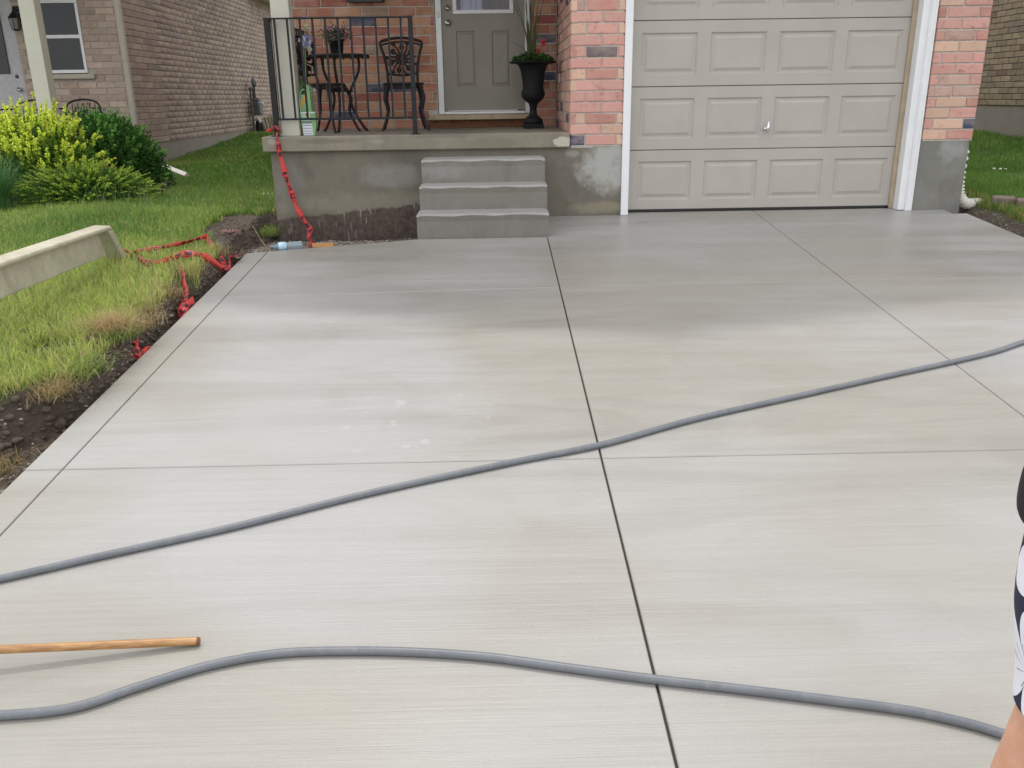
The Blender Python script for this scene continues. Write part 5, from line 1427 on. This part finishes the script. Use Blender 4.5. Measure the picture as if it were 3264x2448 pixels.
mb = MB()
P, W = tape_path([(-3.09, -.0, .77), (-3.07, .0, .785), (-3.045, -.0, .77), (-3.045, .065, .76), (-3.09, .07, .76), (-3.095, .01, .755), (-3.12, -.03, .76), (-3.13, -.04, .735)], 6, .012, None, 2, .5)
ribbon('knot', P, W, M['tape'], T1)
L_ = lambda x, y, dz_=.03: (x, y, gh(x, y) + dz_)
def pts_from(px):  # chart of tape points: (x, y, height above ground)
    return [L_(*q) for q in px]
T2 = empty('barrier_tape', (-3.6, -1.3, -.08), 'loop of red tape with black print lying over the torn lawn edge into the trench', 'barrier tape')
def raw(pts, seed, w, tw, jw, name='strip', par=None, n=6):
    pts = [(a, b_, c + .018) for a, b_, c in pts]
    P, W = tape_path(pts, n, w, tw, seed, jw); return ribbon(name, P, W, M['tape'], par)
raw([(-3.908, -1.414, -0.05), (-3.857, -1.48, -0.048), (-3.807, -1.546, -0.058)], 7, .016, None, .5, par=T2)
raw([(-3.825, -1.462, -0.061), (-3.787, -1.38, -0.05), (-3.702, -1.365, -0.045), (-3.614, -1.284, -0.035), (-3.524, -1.2, -0.025), (-3.449, -1.077, -0.012), (-3.428, -0.997, -0.018)], 3, .017, (0, 0, 1), .6, par=T2)
raw([(-3.428, -0.997, -0.018), (-3.353, -1.192, -0.040), (-3.284, -1.334, -0.075), (-3.22, -1.424, -0.11), (-3.16, -1.51, -0.155), (-3.147, -1.53, -0.185)], 5, .018, (1, .3, 0), .5, par=T2)
raw([(-3.73, -1.631, -0.065), (-3.619, -1.775, -0.075), (-3.55, -1.808, -0.075), (-3.49, -1.765, -0.07), (-3.466, -1.71, -0.06), (-3.412, -1.655, -0.045), (-3.345, -1.64, -0.04), (-3.273, -1.644, -0.055), (-3.219, -1.645, -0.085), (-3.132, -1.608, -0.165)], 4, .022, (0, .2, 1), .35, par=T2)
raw([(-3.147, -1.53, -0.185), (-3.163, -1.43, -0.150), (-3.154, -1.369, -0.13), (-3.129, -1.328, -0.11), (-3.112, -1.308, -0.105)], 9, .032, (1, 0, .4), .7, par=T2)
T3 = empty('barrier_tape', (-3.3, -2.2, -.1), 'red tape strip dropping straight from the grass lip into the trench', 'barrier tape')
P, W = tape_path([(-3.365, -1.835, -0.055), (-3.305, -1.963, -0.08), (-3.275, -2.05, -0.11), (-3.255, -2.11, -0.15), (-3.23, -2.17, -0.19), (-3.20, -2.30, -0.225), (-3.17, -2.42, -0.255), (-3.15, -2.50, -0.28)], 6, .026, (1, -.3, .2), 4, .3)
for i in range(len(W)): W[i] = W[i] * (0.5 + .75 * i / len(W))
ribbon('strip', P, W, M['tape'], T3)
raw([(-3.16, -2.36, -.24), (-3.17, -2.46, -.26), (-3.14, -2.52, -.25), (-3.125, -2.45, -.22), (-3.12, -2.34, -.22)], 14, .022, (0, 0, 1), 1.0, par=T3)
P, W = tape_path([(-3.16, -3.12, -.27), (-3.165, -3.2, -.255), (-3.14, -3.27, -.27), (-3.115, -3.25, -.30), (-3.12, -3.15, -.30)], 6, .026, None, 21, .9)
prop(ribbon('tape_scrap', P, W, M['tape']), 'crumpled red tape scrap in the trench beside the driveway edge', 'tape scrap')

# crushed bottle and wood offcut on the gravel
BT = empty('plastic_bottle', (-2.8, -.93, -.15), 'crushed clear water bottle with blue label on the gravel', 'bottle')
def bt(u, r): return (-2.955 + u * .985, -.965 + u * .22, -.095 + .02 * u), r
sec = [(0, .010), (.01, .014), (.03, .016), (.05, .028), (.07, .034), (.10, .033), (.12, .027), (.14, .033), (.16, .029), (.18, .034), (.20, .030), (.22, .035), (.235, .03)]
mb = MB(); mb.tube([bt(u, 0)[0] for u, r in sec], [r for u, r in sec], 12); mb.obj('body', M['bottle'], BT)
mb = MB(); mb.tube([bt(u, 0)[0] for u in (.055, .07, .10, .115)], [.031, .0355, .0345, .031], 12, caps=False); mb.obj('label', M['bottlelabel'], BT)
mb = MB(); mb.tube([bt(-.006, 0)[0], bt(.014, 0)[0]], .015, 12); mb.obj('cap', simple('grey blue cap', (.14, .22, .30), .4), BT)
mb = MB(); R4 = Matrix.Translation((-2.56, -.86, -.104)) @ Matrix.Rotation(.12, 4, 'Z') @ Matrix.Rotation(-.2, 4, 'X'); mb.box(-.09, .075, -.05, .05, -.02, .015, .003, R4)
prop(mb.obj('wood_offcut', M['orangewood']), 'orange wood offcut lying on the gravel beside the driveway', 'wood offcut')
mb = MB(); mb.tube([(-3.28, -.28, -.02), (-3.14, -.55, -.11), (-3.02, -.78, -.17)], [.003, .004, .004], 5); prop(mb.obj('twig', M['plank']), 'thin pale twig slanting from the soil to the gravel', 'twig')
mb = MB(); mb.tube([(-2.02, -.10, .0), (-2.10, -.16, -.08), (-2.17, -.22, -.18)], [.002, .003, .003], 5); prop(mb.obj('root', M['bark']), 'dark thin root leaning on the soiled wall left of the steps', 'root')

# white string half buried in the lawn
def string(path, label):
    mb = MB()
    for a, b_ in path:
        P = [Vector(L_(*a, .045)), Vector(L_(*b_, .045))]; n_ = max(2, int((P[1] - P[0]).length / .05))
        for k in range(n_):
            p = P[0].lerp(P[1], (k + random.random() * .5) / n_)
            if random.random() < .75: mb.ball((p.x, p.y, p.z), random.uniform(.008, .018), 5, (1.3, 1, .8))
    prop(mb.obj('scattered_petals', M['plasticwhite']), label, 'petals', None, 'stuff')
string([((-3.72, 1.75), (-3.55, 1.72)), ((-3.5, 1.75), (-3.16, 2.0))], 'row of white petals across the grass left of the porch')
string([((3.75, 2.6), (4.1, 2.35)), ((4.5, 2.2), (4.9, 2.0))], 'white beads strung across the grass right of the garage')

# ---------------------------------------------------------------- right side
RH = empty('tan_brick_house', (7.0, 6, 0), 'tan brick house wall beyond the grass right of the garage', 'house')
def pal_tan(rr):
    t_ = rr.random(); v = rr.uniform(.82, 1.12)
    c = (.42, .345, .23) if t_ < .6 else ((.46, .38, .26) if t_ < .8 else ((.34, .29, .215) if t_ < .94 else (.26, .165, .11)))
    return tuple(q * v for q in c)
lst = wall_bricks(RH, (7.0, 12.0), -PI / 2, 9.0, .763, 22, None, None, pal_tan, seed=33)
lst = [q for q in lst if q[0].translation.y > 4.2]
emit_bricks(RH, lst, M['tanbrick'], M['tanbrickmass'], 'tan', 300)
mb = MB(); mb.box(7.009, 7.2, 3.0, 12, .75, 2.9); mb.obj('mortar', M['tanmortar'], RH)
mb = MB(); mb.box(7.21, 13, 3.01, 12, -.2, 5.4); mb.box(7.01, 7.2, 3.01, 12, 2.91, 5.4); mb.obj('wall', simple('tan upper wall', (.33, .27, .18), .9), RH)
mb = MB(); mb.box(7.015, 7.2, 3.0, 12, -.2, .755); mb.obj('foundation', M['nfound'], RH)
mb = MB(); mb.box(6.6, 13.4, 2.6, 12.4, 5.41, 5.6); mb.add([(6.6, 2.6, 5.602), (13.4, 2.6, 5.602), (13.4, 12.4, 5.602), (6.6, 12.4, 5.602), (10, 5.5, 7.6), (10, 9.5, 7.6)], [(0, 1, 4), (1, 2, 5, 4), (2, 3, 5), (3, 0, 4, 5)]); mb.obj('roof', M['shingle'], RH)
# corrugated leader
P = spline([(3.036, .14, .50), (3.03, .14, .30), (3.036, .13, .16), (3.06, .12, .07), (3.12, .13, .02), (3.20, .17, .01), (3.32, .28, .0)], 14)
rs = [.042 + .007 * (1 if (i // 2) % 2 else -1) for i in range(len(P))]
mb = MB(); mb.tube([tuple(p) for p in P], rs, 14, smooth=False); prop(mb.obj('corrugated_pipe', M['plasticwhite']), 'white corrugated drain pipe bending onto the grass beside the garage pier', 'drain pipe')
for k, (x, y, rz, lb) in enumerate(((3.40, .02, -.5, 'brown grey paver half sunk in the grass right of the driveway, left one'), (3.53, -.14, -.4, 'brown grey paver half sunk in the grass at the right picture edge'))):
    mb = MB(); mb.box(-.09, .09, -.06, .06, -.05, .035, .006, Matrix.Translation((x, y, gh(x, y) + .05)) @ Matrix.Rotation(rz, 4, 'Z') @ Matrix.Rotation(.1, 4, 'X'))
    prop(mb.obj('paver', M['paver']), lb, 'paver', 'pavers in the grass right of the driveway')

# ---------------------------------------------------------------- hoses and broom handle
def hose(pts, label, name='garden_hose', r=.0125):
    P = [(x, y, dz(y) + r + .0005) for x, y in pts]
    P = spline(P, 10)
    P = [(p.x, p.y, dz(p.y) + r + .0006) for p in P]
    mb = MB(); mb.tube(P, r, 14); return prop(mb.obj(name, M['hose']), label, 'hose', 'grey garden hoses on the driveway')
hose([(-4.4, -5.95), (-3.6, -5.55), (-3.2, -5.40), (-2.813, -5.262), (-2.533, -5.145), (-2.141, -4.987), (-1.677, -4.769), (-1.145, -4.557), (-0.754, -4.415), (-0.315, -4.192), (0.162, -3.993), (0.69, -3.773), (1.151, -3.586), (1.436, -3.458), (1.665, -3.327), (2.2, -3.05), (2.8, -2.85)], 'grey garden hose running diagonally across the middle of the driveway')
hose([(-3.0, -5.85), (-2.75, -5.86), (-2.5, -5.855), (-2.317, -5.834), (-2.174, -5.764), (-2.009, -5.689), (-1.825, -5.645), (-1.628, -5.641), (-1.429, -5.653), (-1.231, -5.679), (-1.037, -5.723), (-0.789, -5.779), (-0.548, -5.827), (-0.317, -5.876), (-0.15, -5.914), (-0.047, -5.949), (0.048, -5.994), (0.25, -6.12), (0.6, -6.45), (1.0, -6.9)], 'grey garden hose curving across the foreground below the wooden handle')
BR = empty('wooden_handle', (-2.065, -5.58, dz(-5.58)), 'varnished wooden tool handle lying raised over the wet concrete', 'tool handle')
r = .0125
pA = Vector((-2.062, -5.585, dz(-5.585) + r + .001)); pB = Vector((-3.35, -5.755, dz(-5.755) + r + .105))
mb = MB(); mb.tube([tuple(pA.lerp(pB, q)) for q in (0.006, .1, .4, 1)], [r, r, r, r], 18); mb.obj('shaft', M['wood'], BR)
mb = MB(); mb.tube([tuple(pA), tuple(pA.lerp(pB, .0055))], [r * .80, r * .99], 18); mb.obj('end', M['woodend'], BR)
mb = MB(); R4 = Matrix.Translation(pB + Vector((-.02, 0, -.03))) @ Matrix.Rotation(.08, 4, 'Y'); mb.box(-.03, .03, -.22, .22, -.03, .03, .006, R4); mb.obj('broom_block', M['plank'], BR)
mb = MB(); mb.box(-.025, .025, -.215, .215, -.13, -.031, 0, R4); mb.obj('bristles', M['blackplastic'], BR)

# ---------------------------------------------------------------- person at the right edge
PY, PX = -6.50, -0.118; g0 = dz(PY)
PR = empty('person', (PX, PY, g0), 'person in black top and navy floral skirt stepping in at the right edge', 'person')
def skinbody():
    """joint chain grown into one surface; faces -x"""
    J = {}
    def j(n, x, y, z, r): J[n] = (Vector((PX + x, PY + y, g0 + z)), r)
    j('pel', 0, 0, .93, .115); j('spine', .0, 0, 1.10, .105); j('chest', .01, 0, 1.28, .115); j('neck0', .01, 0, 1.40, .062); j('neck1', -.005, 0, 1.47, .048)
    j('head0', -.012, 0, 1.54, .072); j('head1', -.015, 0, 1.62, .082); j('head2', -.008, 0, 1.69, .055)
    for s_, n in ((1, 'a'), (-1, 'b')):
        fx = -.17 if s_ > 0 else .10       # far leg steps forward, near leg trails
        j('hip' + n, .0, .085 * s_, .86, .092)
        if s_ > 0:
            j('kneea', -.045, .08, .50, .055); j('calfa', -.070, .08, .37, .052); j('anka', -.13, .09, .10, .032); j('heela', -.12, .09, .05, .030); j('toea', -.30, .09, .03, .024)
        else:
          j('knee' + n, fx * .9, .09 * s_, .48, .056); j('calf' + n, fx * .9 + .03, .09 * s_, .36, .052); j('ank' + n, fx * 1.0 + .06 * (1 if s_ < 0 else .3), .09 * s_, .09, .032)
          j('heel' + n, fx + .05 * (1 if s_ < 0 else .3), .09 * s_, .045, .030); j('toe' + n, fx - .14, .09 * s_, .025, .024)
        j('sh' + n, .012, .165 * s_, 1.36, .055); j('el' + n, .05, .22 * s_, 1.10, .038); j('wr' + n, .02, .22 * s_, .88, .026); j('palm' + n, .01, .22 * s_, .81, .026)
    E = [('pel', 'spine'), ('spine', 'chest'), ('chest', 'neck0'), ('neck0', 'neck1'), ('neck1', 'head0'), ('head0', 'head1'), ('head1', 'head2')]
    for n in 'ab': E += [('pel', 'hip' + n), ('hip' + n, 'knee' + n), ('knee' + n, 'calf' + n), ('calf' + n, 'ank' + n), ('ank' + n, 'heel' + n), ('heel' + n, 'toe' + n), ('chest', 'sh' + n), ('sh' + n, 'el' + n), ('el' + n, 'wr' + n), ('wr' + n, 'palm' + n)]
    for n, s_ in (('a', 1), ('b', -1)):
        for k, (fx_, l) in enumerate(((-.024, .075), (-.008, .082), (.008, .078), (.022, .06))):
            j('f%d%s' % (k, n), .01 + fx_, .222 * s_, .765, .010); j('g%d%s' % (k, n), .005 + fx_ * 1.1, .215 * s_, .765 - l * .8, .008); E += [('palm' + n, 'f%d%s' % (k, n)), ('f%d%s' % (k, n), 'g%d%s' % (k, n))]
        j('t' + n, -.028, .215 * s_, .80, .011); j('u' + n, -.045, .21 * s_, .765, .009); E += [('palm' + n, 't' + n), ('t' + n, 'u' + n)]
    keys = list(J); me = bpy.data.meshes.new('body'); me.from_pydata([J[k][0] for k in keys], [(keys.index(a), keys.index(b_)) for a, b_ in E], [])
    o = put('body', me, M['skin'], PR)
    md = o.modifiers.new('skin', 'SKIN'); me.materials
    sv = me.skin_vertices[0].data if me.skin_vertices else None
    if sv is None:
        bpy.context.view_layer.objects.active = o; bpy.ops.mesh.customdata_skin_add(); sv = me.skin_vertices[0].data
    for i, k in enumerate(keys):
        r_ = J[k][1]; w = (r_, r_)
        if k in ('pel', 'spine', 'chest'): w = (r_ * 1.35, r_ * 1.0)
        sv[i].radius = w
    sv[0].use_root = True
    md.use_smooth_shade = True
    s2_ = o.modifiers.new('sub', 'SUBSURF'); s2_.levels = 2; s2_.render_levels = 2
    return o
skinbody()
def loft(name, rings, mat, parent, n=40, uvs=True, close=False, folds=0.0, nf=7):
    """rings: (cx, cy, z, rx, ry)"""
    V, F = [], []
    for q, (cx, cy, z, rx, ry) in enumerate(rings):
        for k in range(n):
            a = 2 * PI * k / n; f = 1 + folds * (q / len(rings)) * math.sin(nf * a + q * .2)
            V.append((cx + rx * f * math.cos(a), cy + ry * f * math.sin(a), z))
    for q in range(len(rings) - 1):
        for k in range(n): F.append((q * n + k, q * n + (k + 1) % n, (q + 1) * n + (k + 1) % n, (q + 1) * n + k)[::-1])
    me = bpy.data.meshes.new(name); me.from_pydata(V, [], F)
    uv = me.uv_layers.new(name='uv')
    for pl in me.polygons:
        pl.use_smooth = True
        ks = [v % n for v in pl.vertices]; wrap = max(ks) - min(ks) > n / 2
        for li in pl.loop_indices:
            vi = me.loops[li].vertex_index; k = vi % n
            if wrap and k == 0: k = n
            uv.data[li].uv = (k / n * 1.05, V[vi][2])
    me.materials.append(mat); o = put(name, me, None, parent)
    md = o.modifiers.new('s', 'SOLIDIFY'); md.thickness = .004
    md = o.modifiers.new('sub', 'SUBSURF'); md.levels = 1; md.render_levels = 1
    return o
R_ = lambda x, z, rx, ry: (PX + x, PY, g0 + z, rx, ry)
loft('skirt', [R_(.0, 1.02, .115, .155), R_(0, .97, .125, .165), R_(.0, .90, .165, .185), R_(.0, .84, .178, .192), R_(.0, .75, .176, .192), R_(.0, .69, .166, .190), R_(.0, .64, .155, .185), R_(.0, .59, .143, .18), R_(.0, .55, .138, .178), R_(.0, .505, .134, .176)], M['floral'], PR, folds=.02)
loft('top', [R_(.012, 1.43, .07, .10), R_(.012, 1.40, .10, .17), R_(.012, 1.34, .125, .20), R_(.01, 1.28, .145, .185), R_(.01, 1.18, .13, .165), R_(.0, 1.08, .125, .16), R_(-.005, 1.0, .188, .20), R_(-.005, .95, .194, .205), R_(-.005, .90, .194, .207), R_(-.005, .885, .188, .203)], M['blackcloth'], PR)
mb = MB(); mb.ball((PX + .005, PY, g0 + 1.635), .105, 18, (1.0, .88, 1.05)); mb.ball((PX + .06, PY, g0 + 1.52), .075, 12, (.6, .9, 1.4)); mb.obj('hair', M['hair'], PR)
for s_ in (-1, 1):
    mb = MB(); mb.ball((PX - .092, PY + .028 * s_, g0 + 1.60), .012, 8); mb.obj('eye', M['eye'], PR)
    mb = MB(); mb.ball((PX - .20 if s_ > 0 else PX + .06, PY + .09 * s_, g0 + .012), .1, 12, (1.3, .5, .14)); mb.obj('shoe', M['blackplastic'], PR)
mb = MB(); mb.ball((PX - .105, PY, g0 + 1.575), .014, 8, (1.2, .8, 1.4)); mb.obj('nose', M['skin'], PR)
mb = MB(); mb.ball((PX - .095, PY, g0 + 1.54), .02, 8, (.5, 1, .3)); mb.obj('mouth', simple('lips', (.45, .12, .1), .4), PR)

# ---------------------------------------------------------------- unseen tree, added to shade the side yard
TRE = empty('added_shade_tree', (-4.4, 10.5, .3), 'unseen tree added behind the side yard to shade it', 'tree')
rng = np.random.default_rng(77)
mb = MB(); mb.tube([(-4.4, 10.5, .1), (-4.35, 10.5, 1.8), (-4.45, 10.5, 3.4), (-4.4, 10.4, 5.5)], [.17, .14, .11, .06], 10)
cl = []
for i in range(26):
    a = rng.uniform(0, 2 * PI); c = np.array([-4.5 + math.cos(a) * rng.uniform(.2, 1.5), 9.6 + math.sin(a) * rng.uniform(.2, 3.2), rng.uniform(5.0, 8.6)]); cl.append(c)
    mb.tube([(-4.42, 10.45, rng.uniform(3.4, 5)), tuple(c)], [.04, .012], 5)
mb.obj('trunk', M['bark'], TRE)
n = 26 * 420; cc = np.repeat(np.array(cl), 420, 0); P = cc + rng.normal(size=(n, 3)) * np.array([.42, .42, .36])
V, F, C_ = leafcloud(P, rng.normal(size=(n, 3)), rng.uniform(.07, .13, n), jit((.06, .12, .03), n, .4, rng), .6, rng=rng)
put('crown', fastmesh('crown', V, F, M['leaf'], C_), None, TRE)
